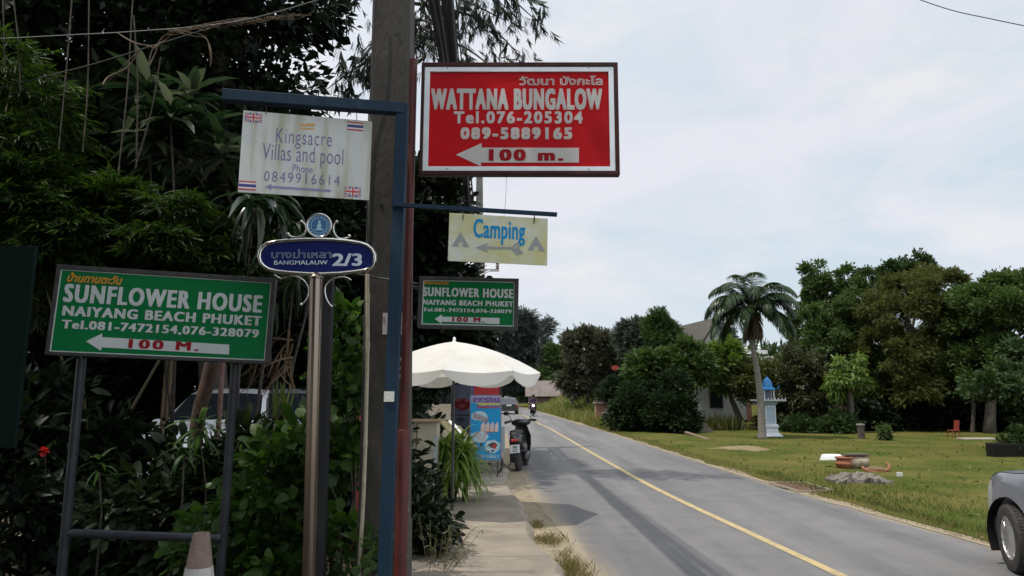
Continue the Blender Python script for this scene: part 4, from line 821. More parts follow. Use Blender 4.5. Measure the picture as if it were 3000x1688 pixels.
# seafood banner
def quadframe(tl, tr, bl, Yl, Yr):
    A, B_ = at(*bl, Yl), at(*tr, Yr); C_ = at(*tl, Yl); r = Vector((B_.x-A.x, B_.y-A.y, 0)); Wd = r.length; r.normalize(); up = Vector((0, 0, 1)); nn = r.cross(up)
    M = Matrix((r, up, nn)).transposed().to_4x4(); M.translation = (A.x, A.y, A.z); return M, Wd, C_.z-A.z
M, Wd, Hd = quadframe((1377, 1159), (1467, 1159), (1377, 1346), 13.7, 13.6); root = thing('seafood_banner', 'bright blue seafood banner on a dark stand in front of the parked scooter', 'banner', M=M)
mb = MB(); rect(mb, 0, 0, Wd, Hd, -.012, 0); mb.build('sheet', mat('banner_blue', (.012, .27, .56), .45), root, True)
z5b = lambda x, y: ((x-570)/390*Wd, (1110-y)/770*Hd)   # photo zoom coordinates to banner metres
def blob(cx_, cy_, rx, ry, n=14, j=.12, seed=0):
    rr = random.Random(seed); return [z5b(cx_+rx*math.cos(t)*(1+rr.uniform(-j, j)), cy_+ry*math.sin(t)*(1+rr.uniform(-j, j))) for t in [2*math.pi*i/n for i in range(n)]]
LB = mat('print_pale_blue', (.40, .55, .62), .5); PK = mat('print_fish_grey', (.30, .24, .25), .5); RD = mat('print_red', (.45, .03, .03), .5); CR = mat('print_cream', (.62, .50, .45), .5); DK = mat('print_dark', (.05, .04, .05), .5); YG = mat('print_yellow', (.50, .45, .10), .5); PU = mat('print_purple', (.14, .06, .26), .5)
decal(root, None, [[z5b(580, 345), z5b(960, 345), z5b(960, 430), z5b(580, 430)]], mat('print_lilac', (.34, .32, .42), .5), .001, 'title_band')
lettering(root, M, 'อาหารทะเล', None, None, PU, outline=.045, z=.004, local_box=(z5b(600, 425), z5b(950, 362)))
decal(root, None, [[z5b(640, 432), z5b(955, 432), z5b(950, 455), z5b(700, 460)]], YG, .002, 'title_swash')
lettering(root, M, 'Seafood', None, None, RD, em=(.03, .01), z=.005, local_box=(z5b(650, 495), z5b(945, 455)))
for q_ in (blob(690, 590, 110, 62, seed=1), blob(690, 840, 110, 70, seed=2), blob(860, 950, 100, 80, seed=3)): decal(root, None, [q_], LB, .001+.0002*len(root.children), 'plate_print')
decal(root, None, [[z5b(700+60*i, 775), z5b(712+60*i, 690), z5b(745+60*i, 655), z5b(768+55*i, 700), z5b(755+58*i, 775)] for i in range(4)], CR, .0035, 'prawn_print')
decal(root, None, [[z5b(700, 745), z5b(900, 745), z5b(890, 782), z5b(702, 782)]], RD, .002, 'prawn_tray_print')
decal(root, None, [[z5b(600+32*i, 610+10*i), z5b(615+32*i, 545+12*i), z5b(640+32*i, 555+12*i), z5b(628+32*i, 625+9*i)] for i in range(6)], PK, .0035, 'fish_print')
decal(root, None, [blob(640+rr_x, 830+rr_y, 22, 14, 8, .3, i) for i, (rr_x, rr_y) in enumerate(((0, 0), (60, -20), (110, 10), (50, 30), (90, 45), (20, -35), (130, -30)))], mat('print_pink', (.48, .30, .30), .5), .0035, 'squid_print')
decal(root, None, [blob(860, 940, 60, 32, 12, .2, 9), blob(710, 930, 18, 22, 8, .3, 10), blob(800, 1015, 20, 12, 8, .3, 11), blob(860, 1005, 20, 14, 8, .3, 12)], DK, .003, 'crab_print'); decal(root, None, [blob(880, 950, 26, 32, 9, .2, 14)], RD, .005, 'claw_print')
lettering(root, M, '3194867', None, None, LB, em=(.02, .008), z=.003, local_box=(z5b(690, 1092), z5b(945, 1052)))
mb = MB(); ring(mb, (-.012, -.012, Wd+.012, Hd+.012), (.002, .002, Wd-.002, Hd-.002), -.02, .002); mb.build('frame', mat('banner_frame', (.25, .25, .27), .5, .5), root, True)
zb = -M.translation.z
for u in (.12, Wd-.06): MB().box((u, zb/2-.01, -.01), (.022, -zb-.02, .022)).build('leg', DKST, root, True)
MB().box((Wd-.18, zb+.03, .06), (.3, .04, .12)).build('foot', mat('stand_foot', (.05, .03, .03), .6), root, True)
# second banner
M, Wd, Hd = quadframe((1325, 1128), (1382, 1131), (1320, 1270), 14.6, 14.0); root = thing('crab_banner', 'dim grey-blue banner with a red crab and a wireless symbol, left of the seafood banner', 'banner', M=M)
mb = MB(); rect(mb, 0, 0, Wd, Hd, -.012, 0); mb.build('sheet', mat('banner_greyblue', (.13, .15, .21), .5, c2=(.20, .22, .29), scale=3), root, True)
z5b = lambda x, y: ((x-345)/225*Wd, (800-y)/580*Hd)
decal(root, None, [blob(465, 450, 85, 70, 16, .15, 5)], mat('print_crab', (.22, .02, .03), .5), .002, 'crab_print'); decal(root, None, [blob(430, 400, 30, 22, 9, .2, 6), blob(520, 410, 26, 20, 9, .2, 7), blob(470, 470, 40, 20, 10, .2, 8)], mat('print_crab_light', (.34, .10, .11), .5), .0035, 'crab_claw_print')
decal(root, None, [[z5b(345, 572), z5b(570, 572), z5b(570, 585), z5b(345, 585)]], DK, .002, 'dividing_line'); wf = []
for r_ in (22, 42, 62):
    o_ = [(455+r_*math.cos(R(t)), 668-r_*math.sin(R(t))) for t in range(40, 141, 10)]; i_ = [(455+(r_-11)*math.cos(R(t)), 668-(r_-11)*math.sin(R(t))) for t in range(140, 39, -10)]; wf.append([z5b(*p) for p in o_+i_])
decal(root, None, wf+[blob(455, 670, 8, 8, 8, 0)], mat('print_navy', (.03, .015, .05), .5), .002, 'wireless_mark')
lettering(root, M, 'WiFi', None, None, mat('print_navy', (.03, .015, .05), .5), em=(.02, .01), z=.003, local_box=(z5b(460, 745), z5b(550, 712)))
for u in (.05, Wd-.05): MB().box((u, -M.translation.z/2, -.01), (.02, M.translation.z, .02)).build('leg', DKST, root, True)
# food cart behind the banners
c = Vector((-.62, 14.7, 0)); root = thing('food_cart', 'food cart with a red top panel hidden behind the two banners', 'cart', c)
MB().box(c+Vector((0, 0, .75)), (.95, .6, .5)).build('body', mat('cart_steel', (.4, .42, .44), .4, .6), root, bevel=.01)
za, zb2 = at(1438, 1161, 14.4).z, at(1438, 1130, 14.4).z
MB().box(c+Vector((.1, -.2, (za+zb2)/2)), (.52, .03, zb2-za+.25)).build('top_panel', mat('cart_red', (.45, .012, .01), .5, c2=(.28, .02, .015), scale=12), root)
MB().box(c+Vector((-.32, -.2, (za+zb2)/2)), (.30, .025, zb2-za+.2)).build('side_panel', mat('cart_blue', (.02, .03, .16), .5), root)
for dx in (-.38, .38): MB().tube([c+Vector((dx, 0, .98)), c+Vector((dx, 0, 1.95))], .015, 6).build('post', DKST, root)
for dx in (-.4, .18):
    w_ = MB(); cc = c+Vector((dx, -.42, .27)); w_.tube([cc+Vector((math.cos(t)*.25, 0, math.sin(t)*.25)) for t in np.linspace(0, 2*math.pi, 25)], .022, 6, cap=False)
    for t in range(0, 180, 30): w_.tube([cc+Vector((math.cos(R(t))*.24, 0, math.sin(R(t))*.24)), cc-Vector((math.cos(R(t))*.24, 0, math.sin(R(t))*.24))], .004, 4)
    w_.build('wheel', RUBBER, root)
p, q = at(1390, 968, 20.5), at(1424, 1003, 20.5)
root = thing('torn_banner', 'torn white cloth notice on the second utility pole above the parasol', 'banner', (P2.x, 21.4, p.z)); mb = MB(); rq = random.Random(3); nx, nz = 8, 6
top = [at(1393+i*31/nx, 968+3*math.sin(i*.8)-(4 if i > 5 else 0)+(6 if 2 < i < 5 else 0), 21.3) for i in range(nx+1)]; bot = [at(1388+i*31/nx, 993+i*1.4+rq.uniform(-2, 2), 21.3) for i in range(nx+1)]
v = [top[i].lerp(bot[i], j/nz)+Vector((0, .04*math.sin(i*1.3+j*.5), 0)) for j in range(nz+1) for i in range(nx+1)]; mb.add(v, [(j*(nx+1)+i, j*(nx+1)+i+1, (j+1)*(nx+1)+i+1, (j+1)*(nx+1)+i) for j in range(nz) for i in range(nx)])
mb.build('cloth', mat('torn_cloth', (.42, .45, .44), .8, c2=(.04, .09, .07), scale=5, lo=.52, hi=.56), root); MB().tube([bot[1], bot[1]+Vector((.03, 0, -.25))], .02, 5).build('tatter', WHITE, root)
tag(MB().tube([at(1427, 1011, 20.8), at(1457, 993, 19.8)], .035, 8).build('street_lamp', WHITE, smooth='auto'), 'pale tube lamp sticking out from the second utility pole', 'lamp')
# ---------------------------------------------------------------- vehicles
def wheel(parent, c, r, w_, side, tyre=True, spokes=5, steer=0, rimc=None):
    """axle along local Y; side = outward y sign"""
    M = Matrix.Translation(Vector(c)) @ Matrix.Rotation(steer, 4, 'Z') @ Matrix.Rotation(R(-90)*side, 4, 'X')
    def X(mb): mb.v = [tuple(M @ Vector(p)) for p in mb.v]; return mb
    h = w_/2; ty = MB(); ty.lathe((0, 0, 0), [(r*.62, -h*.9), (r*.80, -h), (r*.95, -h*.9), (r, -h*.6), (r, h*.6), (r*.95, h*.9), (r*.80, h), (r*.64, h*.92), (r*.62, h*.6), (r*.62, -h*.5)], 40)
    for k in range(60):
        a = 2*math.pi*k/60
        for zz_ in (-.33, 0, .33): ty.box((math.cos(a)*r*1.004, math.sin(a)*r*1.004, h*zz_*1.5), (r*.02, r*.055, h*.34), rz=a)
    t = X(ty).build('tyre', RUBBER, parent, True, smooth='auto')
    rm = MB(); rm.lathe((0, 0, 0), [(r*.62, h*.75), (r*.66, h*.88), (r*.60, h*.86), (r*.57, h*.5), (r*.57, -h*.3), (.01, -h*.3)], 40)
    for k in range(spokes):
        for q in (-.13, .13):
            a = 2*math.pi*k/spokes+q; a2 = 2*math.pi*k/spokes+q*.5
            rm.prism([(math.cos(a2-.12)*r*.12, math.sin(a2-.12)*r*.12, h*.5), (math.cos(a-.07)*r*.59, math.sin(a-.07)*r*.59, h*.62), (math.cos(a+.07)*r*.59, math.sin(a+.07)*r*.59, h*.62), (math.cos(a2+.12)*r*.12, math.sin(a2+.12)*r*.12, h*.5)], (0, 0, h*.18))
    rm.lathe((0, 0, 0), [(r*.15, h*.4), (r*.15, h*.72), (r*.09, h*.8), (.005, h*.82)], 20)
    X(rm).build('rim', rimc or mat('alloy', (.62, .61, .58), .25, .9), parent, True, smooth='auto'); return t
def car(name, label, loc_, heading, paint, L=4.4, W=1.75, H=1.48, rt=.32, fa=.85, ra=3.45, top=None, belt=.92, steer=0, s=1.0, group=None, detail=True, plate=True, mirrors=True):
    """body lofted along its length; x runs from the nose (0) to the tail, heading = where the nose points"""
    M = Matrix.Translation(Vector(loc_)) @ Matrix.Rotation(heading+math.pi, 4, 'Z') @ Matrix.Scale(s, 4)
    Mr = Matrix.Translation(Vector(loc_)) @ Matrix.Rotation(heading+math.pi, 4, 'Z'); root = thing(name, label, 'car', M=Mr, group=group)
    top = top or [(0, .58), (.06, .72), (.35, .84), (.95, .93), (1.05, .95), (1.75, H-.08), (2.1, H), (3.0, H-.02), (3.4, H-.09), (4.0, .99), (4.3, .95), (L, .86)]
    xs = np.unique(np.concatenate([np.linspace(0, L, 64), [fa-.4, fa+.4, ra-.4, ra+.4]])); tx, tz = zip(*top); ar = rt+.075; ring_n = None
    V = []; tz_at = lambda x: float(np.interp(x, tx, tz))
    for x in xs:
        zt_ = tz_at(x); w_ = W/2*(1-.24*abs(2*x/L-1)**5); zb_ = min(belt+.05*x/L, zt_-.02); gl = max(0, zt_-zb_-.03)
        zl = .23+.10*max(0, 1-x/.35)+.10*max(0, 1-(L-x)/.35)
        for c_ in (fa, ra):
            d_ = abs(x-c_)
            if d_ < ar: zl = max(zl, rt+math.sqrt(ar*ar-d_*d_))
        zl = min(zl, zb_-.08); wr = w_*.95-gl*.36; m = zl+(zb_-.05-zl)*.5
        half = [(w_*.55, .28), (w_*.93, max(zl, .28)), (w_*.985, zl), (w_, m), (w_*.985, zb_-.05), (w_*.95, zb_), (wr, zb_+gl*.9), (wr*.9, zt_-.008), (wr*.5, zt_+.012)]
        V.append([Vector((x, -a, b)) for a, b in reversed(half)]+[Vector((x, a, b)) for a, b in half])
    n = 18; G = {}
    for i in range(len(xs)-1):
        xm = (xs[i]+xs[i+1])/2; ztm = tz_at(xm); sl_ = (tz_at(xs[i+1])-tz_at(xs[i]))/(xs[i+1]-xs[i]); gl = ztm-belt
        for j in range(n):
            jj = j if j < 8 else (16-j if 9 <= j <= 16 else (8 if j == 8 else 0)); sd = -1 if j < 9 else 1
            k = 'body'
            if gl > .30 and jj == 2 and abs(sl_) < .75 and abs(xm-(fa+ra)/2) > .05: k = 'side_window'+str(sd)
            elif gl > .10 and jj == 0 and sl_ > .33: k = 'windscreen'
            elif gl > .10 and jj == 0 and sl_ < -.33: k = 'rear_window'
            elif jj == 4 and xm < .38: k = 'headlight'+str(sd)
            elif jj in (3, 4) and xm > L-.32: k = 'tail_light'+str(sd)
            elif xm < 1.04 and xm > .1 and jj in (0, 1): k = 'bonnet'
            G.setdefault(k, []).append((i, j))
    names = {'headlight-1': 'headlight', 'headlight1': 'headlight', 'tail_light-1': 'tail_light', 'tail_light1': 'tail_light', 'side_window-1': 'side_window', 'side_window1': 'side_window'}
    mats = {'body': paint, 'bonnet': paint, 'headlight': mat('lamp_glass', (.55, .57, .6), .12, .3), 'tail_light': mat('tail_lamp_red', (.35, .012, .015), .25, coat=.5)}
    for k, fl in G.items():
        nm = names.get(k, k); mp_ = {}; vs = []; fs = []
        for i, j in fl:
            q = []
            for a, b in ((i, j), (i, (j+1) % n), (i+1, (j+1) % n), (i+1, j)):
                if (a, b) not in mp_: mp_[(a, b)] = len(vs); vs.append(V[a][b]*s+Vector((0, 0, .008*s if k == 'bonnet' else 0)))
                q.append(mp_[(a, b)])
            fs.append(tuple(q))
        b_ = MB(); b_.add(vs, fs)
        if k == 'body':
            for a in (0, len(xs)-1): b_.add([p*s for p in V[a]], [tuple(range(n)) if a else tuple(reversed(range(n)))])
        b_.build(nm, mats.get(nm, GLASS), root, True, smooth='auto')
    for c_, st in ((fa, steer), (ra, 0)):
        for sd in (-1, 1):
            wheel(root, (c_*s, sd*(W/2-.115)*s, rt*s), rt*s, .22*s, sd, steer=st)
            if detail:
                lin = MB(); arc = [(c_*s+math.cos(t)*ar*s*.995, rt*s+math.sin(t)*ar*s*.995) for t in np.linspace(-.5, math.pi+.5, 17)]
                vv = [(x, sd*(W/2-.03)*s, z) for x, z in arc]+[(x, sd*(W/2-.42)*s, z) for x, z in arc]; lin.add(vv, [(i, i+1, 18+i, 17+i) for i in range(16)]+[tuple(range(17, 34))]); lin.build('wheel_arch', BLACK, root, True)
    if plate: MB().box(((L+.004)*s, 0, .78*s), (.012, .46*s, .13*s)).build('licence_plate', mat('plate_white', (.6, .6, .58), .5), root, True)
    for sd in (-1, 1) if mirrors else ():
        MB().ball(((1.35)*s, sd*(W/2+.06)*s, (belt+.08)*s), .085*s, 8, sx=.6, sy=1.1, sz=.75).build('wing_mirror', paint, root, True, smooth=True)
    return root
PAINT_G = mat('grey_blue_paint', (.21, .225, .26), .3, .3, coat=.6)
PAINT_W = mat('white_car_paint', (.72, .73, .74), .3, coat=.5)
PAINT_S = mat('silver_car_paint', (.42, .45, .47), .3, .4, coat=.5)
PAINT_B = mat('black_car_paint', (.012, .014, .015), .25, coat=.6)
SUVT = [(0, .56), (.03, .72), (.10, .86), (.25, .99), (.5, 1.07), (1.1, 1.13), (1.75, 1.60), (2.1, 1.68), (3.6, 1.64), (4.2, 1.3), (4.45, 1.1), (4.6, .9)]
h_ = R(85); ss = .83; wc = Vector((4.66, 6.72, 0)); fw = Vector((math.cos(h_), math.sin(h_), 0)); rt_v = Vector((fw.y, -fw.x, 0))
nose = wc+fw*.74*ss+rt_v*(1.85/2-.115)*ss
car('grey_car', 'grey car parked on the right verge, only its front wheel and wing in view', nose, h_, PAINT_G, 4.6, 1.85, 1.68, .365, .74, 3.5, SUVT, 1.06, R(-13), ss, mirrors=False)
PK_T = [(0, .6), (.06, .75), (.3, .9), (.95, 1.0), (1.05, 1.03), (1.7, 1.52), (2.1, 1.6), (3.3, 1.58), (4.0, 1.2), (4.3, 1.0), (4.4, .85)]
car('white_car', 'white car parked in the shade behind the legs of the green sign', (-4.75, 10.4, 0), R(-85), PAINT_W, top=SUVT, H=1.68, L=4.6, belt=1.06, s=1.02)
car('silver_car', 'silver car parked in the shade behind the steel pole', (-3.55, 10.8, 0), R(-80), PAINT_S, top=SUVT, H=1.68, L=4.6, belt=1.06, s=1.02)
car('black_car', 'black car driving away down the left lane beyond the scooter', (-.42, 66.4, 0), R(92), PAINT_B, H=1.46, detail=False)
car('white_car', 'white car far down the road beyond the black car, left of the two', (-1.0, 112, 0), R(92), PAINT_W, H=1.5, detail=False)
car('white_car', 'white car farthest down the road, half behind the grass bank', (-.5, 128, 0), R(-88), PAINT_W, H=1.5, detail=False)
# parked scooter seen from behind, leaning on its stand; local x forward, z up
def scooter(name, label, M, body_m, rider=False):
    root = thing(name, label, 'scooter' if not rider else 'motorbike', M=M)
    def wh(x, r, w_):
        mb = MB(); mb.tube([(x+r*math.cos(t), 0, r+r*math.sin(t)) for t in np.linspace(0, 2*math.pi, 29)], w_/2, 8, cap=False); o = mb.build('wheel', RUBBER, root, True, smooth=True)
        h = MB(); h.lathe((x, 0, r), [(r*.75, -.03), (r*.75, .03)], 20, M=Matrix.Rotation(R(90), 4, 'X'))
        for k in range(5): h.box((x+math.cos(k*1.257)*r*.4, 0, r+math.sin(k*1.257)*r*.4), (r*.8, .07, .03), M=Matrix.Rotation(-k*1.257, 4, 'Y'))
        hb = h.build('hub', mat('dark_alloy', (.12, .12, .12), .4, .7), o, True)
    wh(0, .25, .11); wh(1.22, .25, .10)
    secs = [(-.28, .045, .62, .70), (-.22, .12, .50, .76), (-.05, .155, .42, .80), (.2, .165, .36, .79), (.45, .16, .33, .74), (.55, .14, .30, .6)]
    mb = MB(); vs = []
    for x, w_, z0, z1 in secs:
        for t in range(14):
            a = 2*math.pi*t/14; vs.append((x, math.copysign(abs(math.cos(a))**.7, math.cos(a))*w_*(1-.18*math.sin(a)), (z0+z1)/2+math.copysign(abs(math.sin(a))**.75, math.sin(a))*(z1-z0)/2))
    mb.add(vs, [(i*14+j, i*14+(j+1) % 14, (i+1)*14+(j+1) % 14, (i+1)*14+j) for i in range(len(secs)-1) for j in range(14)]+[tuple(reversed(range(14))), tuple(range(70, 84))]); mb.build('rear_body', body_m, root, True, smooth=True)
    mb = MB(); vs = []
    for x, w_, z in ((-.26, .09, .75), (-.1, .13, .81), (.15, .135, .80), (.35, .11, .78), (.52, .08, .78)): vs += [(x, -w_, z-.04), (x, -w_*.85, z+.03), (x, 0, z+.05), (x, w_*.85, z+.03), (x, w_, z-.04)]
    mb.add(vs, [(i*5+j, i*5+j+1, i*5+j+6, i*5+j+5) for i in range(4) for j in range(4)]+[(4, 3, 2, 1, 0), (20, 21, 22, 23, 24)]); mb.build('seat', mat('seat_vinyl', (.015, .015, .016), .6), root, True, smooth=True)
    mb = MB(); mb.prism([(-.24, -.05, .60), (-.24, .05, .60), (-.335, .06, .30), (-.335, -.06, .30)], (.015, 0, 0)); mb.build('rear_mudguard', BLACK, root, True)
    MB().box((-.345, 0, .47), (.008, .20, .17), M=Matrix.Rotation(R(14), 4, 'Y')).build('licence_plate', mat('plate_white', (.6, .6, .58), .5), root, True)
    if not rider:
        mp_ = Matrix((Vector((0, -1, 0)), Vector((.24, 0, .97)).normalized(), Vector((-.97, 0, .24)).normalized())).transposed().to_4x4(); mp_.translation = (-.352, 0, .47)
        for tx_, bx in (('284', (-.05, .02, .05, .065)), ('ภูเก็ต', (-.06, -.012, .06, .012)), ('647', (-.05, -.065, .05, -.022))):
            o = lettering(root, M, tx_, None, None, BLACK, outline=.03 if tx_[0] > 'z' else 0, em=None if tx_[0] > 'z' else (.02, .01), local_box=(bx[:2], bx[2:]), z=.001); o.data.transform(mp_)
    MB().box((-.27, 0, .64), (.05, .16, .06), M=Matrix.Rotation(R(14), 4, 'Y')).build('tail_light', mat('tail_lamp_red', (.35, .012, .015), .25), root, True, bevel=.01)
    mb = MB(); mb.lathe((-.02, -.20, .30), [(.03, -.30), (.06, -.26), (.075, -.1), (.07, .12), (.03, .25)], 12, M=Matrix.Rotation(R(78), 4, 'Y')); mb.build('exhaust', mat('exhaust_black', (.03, .03, .03), .4, .5), root, True, smooth='auto')
    mb = MB(); mb.box((.1, .11, .27), (.5, .10, .2)); mb.build('engine', mat('engine_grey', (.08, .08, .085), .5, .5), root, True, bevel=.03)
    mb = MB(); mb.box((.72, 0, .30), (.42, .26, .06)); mb.build('footboard', BLACK, root, True, bevel=.015)
    mb = MB(); vs = []
    for x, w_, z in ((.92, .15, .30), (.97, .19, .48), (1.0, .20, .66), (.98, .15, .84), (.96, .12, .94)): vs += [(x, -w_, z), (x+.06, -w_*.6, z), (x+.09, 0, z), (x+.06, w_*.6, z), (x, w_, z)]
    mb.add(vs, [(i*5+j, i*5+j+1, i*5+j+6, i*5+j+5) for i in range(4) for j in range(4)]); mb.build('leg_shield', body_m, root, True, smooth=True)
    mb = MB(); mb.tube([(1.22, .07, .25), (1.12, .07, .55), (1.02, 0, .9)], .022, 7); mb.tube([(1.22, -.07, .25), (1.12, -.07, .55), (1.02, 0, .9)], .022, 7); mb.build('fork', DKST, root, True)
    mb = MB(); mb.tube([(1.22+.30*math.cos(t), 0, .25+.30*math.sin(t)) for t in np.linspace(.2, 2.6, 10)], .06, 6); mb.build('front_mudguard', body_m, root, True, smooth=True)
    mb = MB(); mb.ball((1.0, 0, .97), .17, 10, sx=.75, sy=1.35, sz=.55); mb.build('handlebar_cowl', body_m, root, True, smooth=True)
    MB().ball((.93, -.02, 1.045), .05, 8, sx=1.0, sy=1.2, sz=.3).build('dial', mat('dial_glass', (.5, .52, .54), .1), root, True, smooth=True)
    for sd in (-1, 1):
        MB().tube([(1.0, sd*.14, 1.0), (.94, sd*.26, 1.02), (.86, sd*.36, 1.0)], [.02, .02, .022], 8).build('handle_grip', RUBBER, root, True, smooth=True)
        MB().tube([(.98, sd*.24, .99), (.95, sd*.38, .97)], .008, 5).build('brake_lever', BLACK, root, True)
        MB().tube([(.98, sd*.20, 1.0), (.98, sd*.24, 1.10), (.95, sd*.285, 1.17)], .009, 6).build('mirror_stem', BLACK, root, True)
        MB().ball((.945, sd*.315, 1.20), .062, 9, sx=.35, sy=1.15, sz=.8).build('mirror', BLACK, root, True, smooth=True)
    MB().ball((1.13, 0, .83), .085, 10, sx=.6, sy=1.1, sz=.8).build('headlight', mat('lit_headlamp', (1, .93, .85), .2, emit=9) if rider else mat('lamp_glass', (.55, .57, .6), .12, .3), root, True, smooth=True)
    MB().tube([(.35, .12, .28), (.3, .30, .01)], .012, 6).build('side_stand', DKST, root, True)
    return root
p = gr(1521, 1378); h_ = R(82)
scooter('parked_scooter', 'black scooter parked at the road edge, seen from behind beside the seafood banner', Matrix.Translation(Vector((p.x, p.y, 0))) @ Matrix.Rotation(h_, 4, 'Z') @ Matrix.Rotation(R(-5), 4, 'X') @ Matrix.Scale(1.02, 4), mat('scooter_black', (.012, .012, .013), .3, coat=.5))
p = gr(1562, 1219); MB_ = Matrix.Translation(Vector((p.x, p.y, 0))) @ Matrix.Rotation(R(-91), 4, 'Z')
scooter('motorbike', 'small motorbike with its headlamp lit, ridden towards the camera', MB_, mat('bike_maroon', (.06, .02, .025), .3, coat=.4), True)
# the rider: one skinned body
def person(name, label, M, J, E_, parts):
    me = bpy.data.meshes.new('person'); ks = list(J); me.from_pydata([J[k][0] for k in ks], [(ks.index(a), ks.index(b)) for a, b in E_], [])
    o = bpy.data.objects.new('tmp', me); COL.objects.link(o); s_ = o.modifiers.new('skin', 'SKIN'); sv = me.skin_vertices[0].data
    for i, k in enumerate(ks): sv[i].radius = (J[k][1], J[k][1]*(J[k][2] if len(J[k]) > 2 else 1)); sv[i].use_root = (i == 0)
    u_ = o.modifiers.new('sub', 'SUBSURF'); u_.levels = u_.render_levels = 2
    nm = bpy.data.meshes.new_from_object(o.evaluated_get(bpy.context.evaluated_depsgraph_get())); bpy.data.objects.remove(o); bpy.data.meshes.remove(me)
    root = bpy.data.objects.new(name, nm); COL.objects.link(root); root.matrix_world = M; MW[root.name] = M; nm.materials.clear()
    nm.polygons.foreach_set('use_smooth', [True]*len(nm.polygons)); tag(root, label, 'person'); return root
J = {'pelvis': ((.30, 0, .92), .15), 'belly': ((.34, 0, 1.10), .14), 'chest': ((.40, 0, 1.30), .15, 1.25), 'neck': ((.43, 0, 1.46), .055), 'head': ((.46, 0, 1.56), .095), 'crown': ((.46, 0, 1.66), .085)}
E_ = [('pelvis', 'belly'), ('belly', 'chest'), ('chest', 'neck'), ('neck', 'head'), ('head', 'crown')]
for sd, n_ in ((1, 'l'), (-1, 'r')):
    J.update({'sh'+n_: ((.42, sd*.20, 1.36), .065), 'el'+n_: ((.62, sd*.36, 1.14), .045), 'wr'+n_: ((.83, sd*.34, 1.03), .034), 'ha'+n_: ((.89, sd*.33, 1.02), .04), 'hip'+n_: ((.34, sd*.12, .88), .10), 'kn'+n_: ((.76, sd*.22, .78), .068), 'an'+n_: ((.66, sd*.19, .40), .045), 'ft'+n_: ((.80, sd*.20, .355), .04)})
    E_ += [('chest', 'sh'+n_), ('sh'+n_, 'el'+n_), ('el'+n_, 'wr'+n_), ('wr'+n_, 'ha'+n_), ('pelvis', 'hip'+n_), ('hip'+n_, 'kn'+n_), ('kn'+n_, 'an'+n_), ('an'+n_, 'ft'+n_)]
pr = person('person', 'rider in dark purple clothes and dark helmet sitting on the small motorbike', MB_, J, E_, None)
pr.data.materials.append(mat('purple_cloth', (.045, .03, .07), .8)); pr.data.materials.append(mat('skin_tone', (.32, .18, .12), .6)); pr.data.materials.append(mat('dark_trousers', (.02, .02, .03), .8))
for q in pr.data.polygons:
    c_ = q.center
    q.material_index = 1 if (c_.z > 1.43 or (c_.x > .80 and c_.z > .9)) else (2 if c_.z < .97 else 0)
hm = MB(); hm.lathe((.45, 0, 1.58), [(.125, -.03), (.135, .03), (.12, .10), (.075, .155), (.002, .17)], 16); o = hm.build('helmet', mat('helmet_dark', (.02, .02, .025), .25), None, smooth='auto'); o.parent = pr
fc = MB(); fc.ball((.545, 0, 1.565), .018, 6)
for sd in (-1, 1): fc.ball((.535, sd*.035, 1.60), .012, 6)
fc.box((.54, 0, 1.52), (.012, .05, .008)); o = fc.build('face_feature', mat('face_dark', (.12, .06, .05), .6), None); o.parent = pr
# ---------------------------------------------------------------- right side: houses, trees, lawn things
PLA = mat('white_plaster', (.50, .52, .50), .8, c2=(.42, .43, .40), scale=2)
TILE = mat('roof_tile', (.05, .046, .038), .9, c2=(.085, .078, .065), scale=6, bump=.4)
def house(name, label, c, w_, d_, eave, ridge, rz, over=.35, wallm=None, roofm=None, wins=(), base=.0, gable_y=True):
    root = thing(name, label, 'house', c, rz); wm = wallm or PLA; hw, hd = w_/2, d_/2     # ridge along local y; gables at -y/+y
    mb = MB(); pts = [(-hw, -hd), (hw, -hd), (hw, hd), (-hw, hd)]
    v = [(x, y, 0) for x, y in pts]+[(x, y, eave) for x, y in pts]+[(0, -hd, ridge-.12), (0, hd, ridge-.12)]
    mb.add(v, [(0, 1, 5, 8, 4), (2, 3, 7, 9, 6), (1, 2, 6, 5), (3, 0, 4, 7)]); mb.build('wall', wm, root, True)
    if base: m2 = MB(); m2.box((0, 0, base/2), (w_+.04, d_+.04, base)); m2.build('plinth', mat('dark_plinth', (.03, .03, .03), .8), root, True)
    mb = MB(); sl = (ridge-eave)/hw; ow = hw+over
    for sd in (-1, 1):
        e = ridge-sl*ow; q = [(0, -hd-over, ridge), (sd*ow, -hd-over, e), (sd*ow, hd+over, e), (0, hd+over, ridge)]
        if sd < 0: q.reverse()
        mb.prism(q, (0, 0, .09))
    mb.build('roof', roofm or TILE, root, True)
    mb = MB()
    for sd in (-1, 1): e = ridge-sl*ow; mb.prism([(0, -hd-over-.03, ridge-.08), (sd*ow, -hd-over-.03, e-.08), (sd*ow, -hd-over-.03, e+.1), (0, -hd-over-.03, ridge+.11)], (0, .028, 0))
    mb.build('bargeboard', mat('dark_bargeboard', (.05, .04, .035), .8), root, True)
    for u, z, a, b in wins:
        f = MB(); f.box((u, -hd-.012, z), (a+.1, .05, b+.1)); fo = f.build('window', mat('window_frame_dark', (.07, .05, .04), .7), root, True)
        MB().box((u, -hd-.04, z), (a, .01, b)).build('pane', GLASS, fo, True)
    return root
hp = at(2070, 1252, 35.5); hp.z = 0
house('white_house', 'white gabled house with a dark window half hidden by trees left of the palm', (at(2052, 1250, 37.5).x, 38.0, 0), 2.95, 5, 3.35, 5.45, R(10), .3, wins=((-.12, 1.5, .62, .92),), base=.42)
E2 = at(2165, 1040, 42); root = thing('pavilion', 'white flat-eaved building seen behind the palm', 'building', (E2.x+.3, 43, 0))
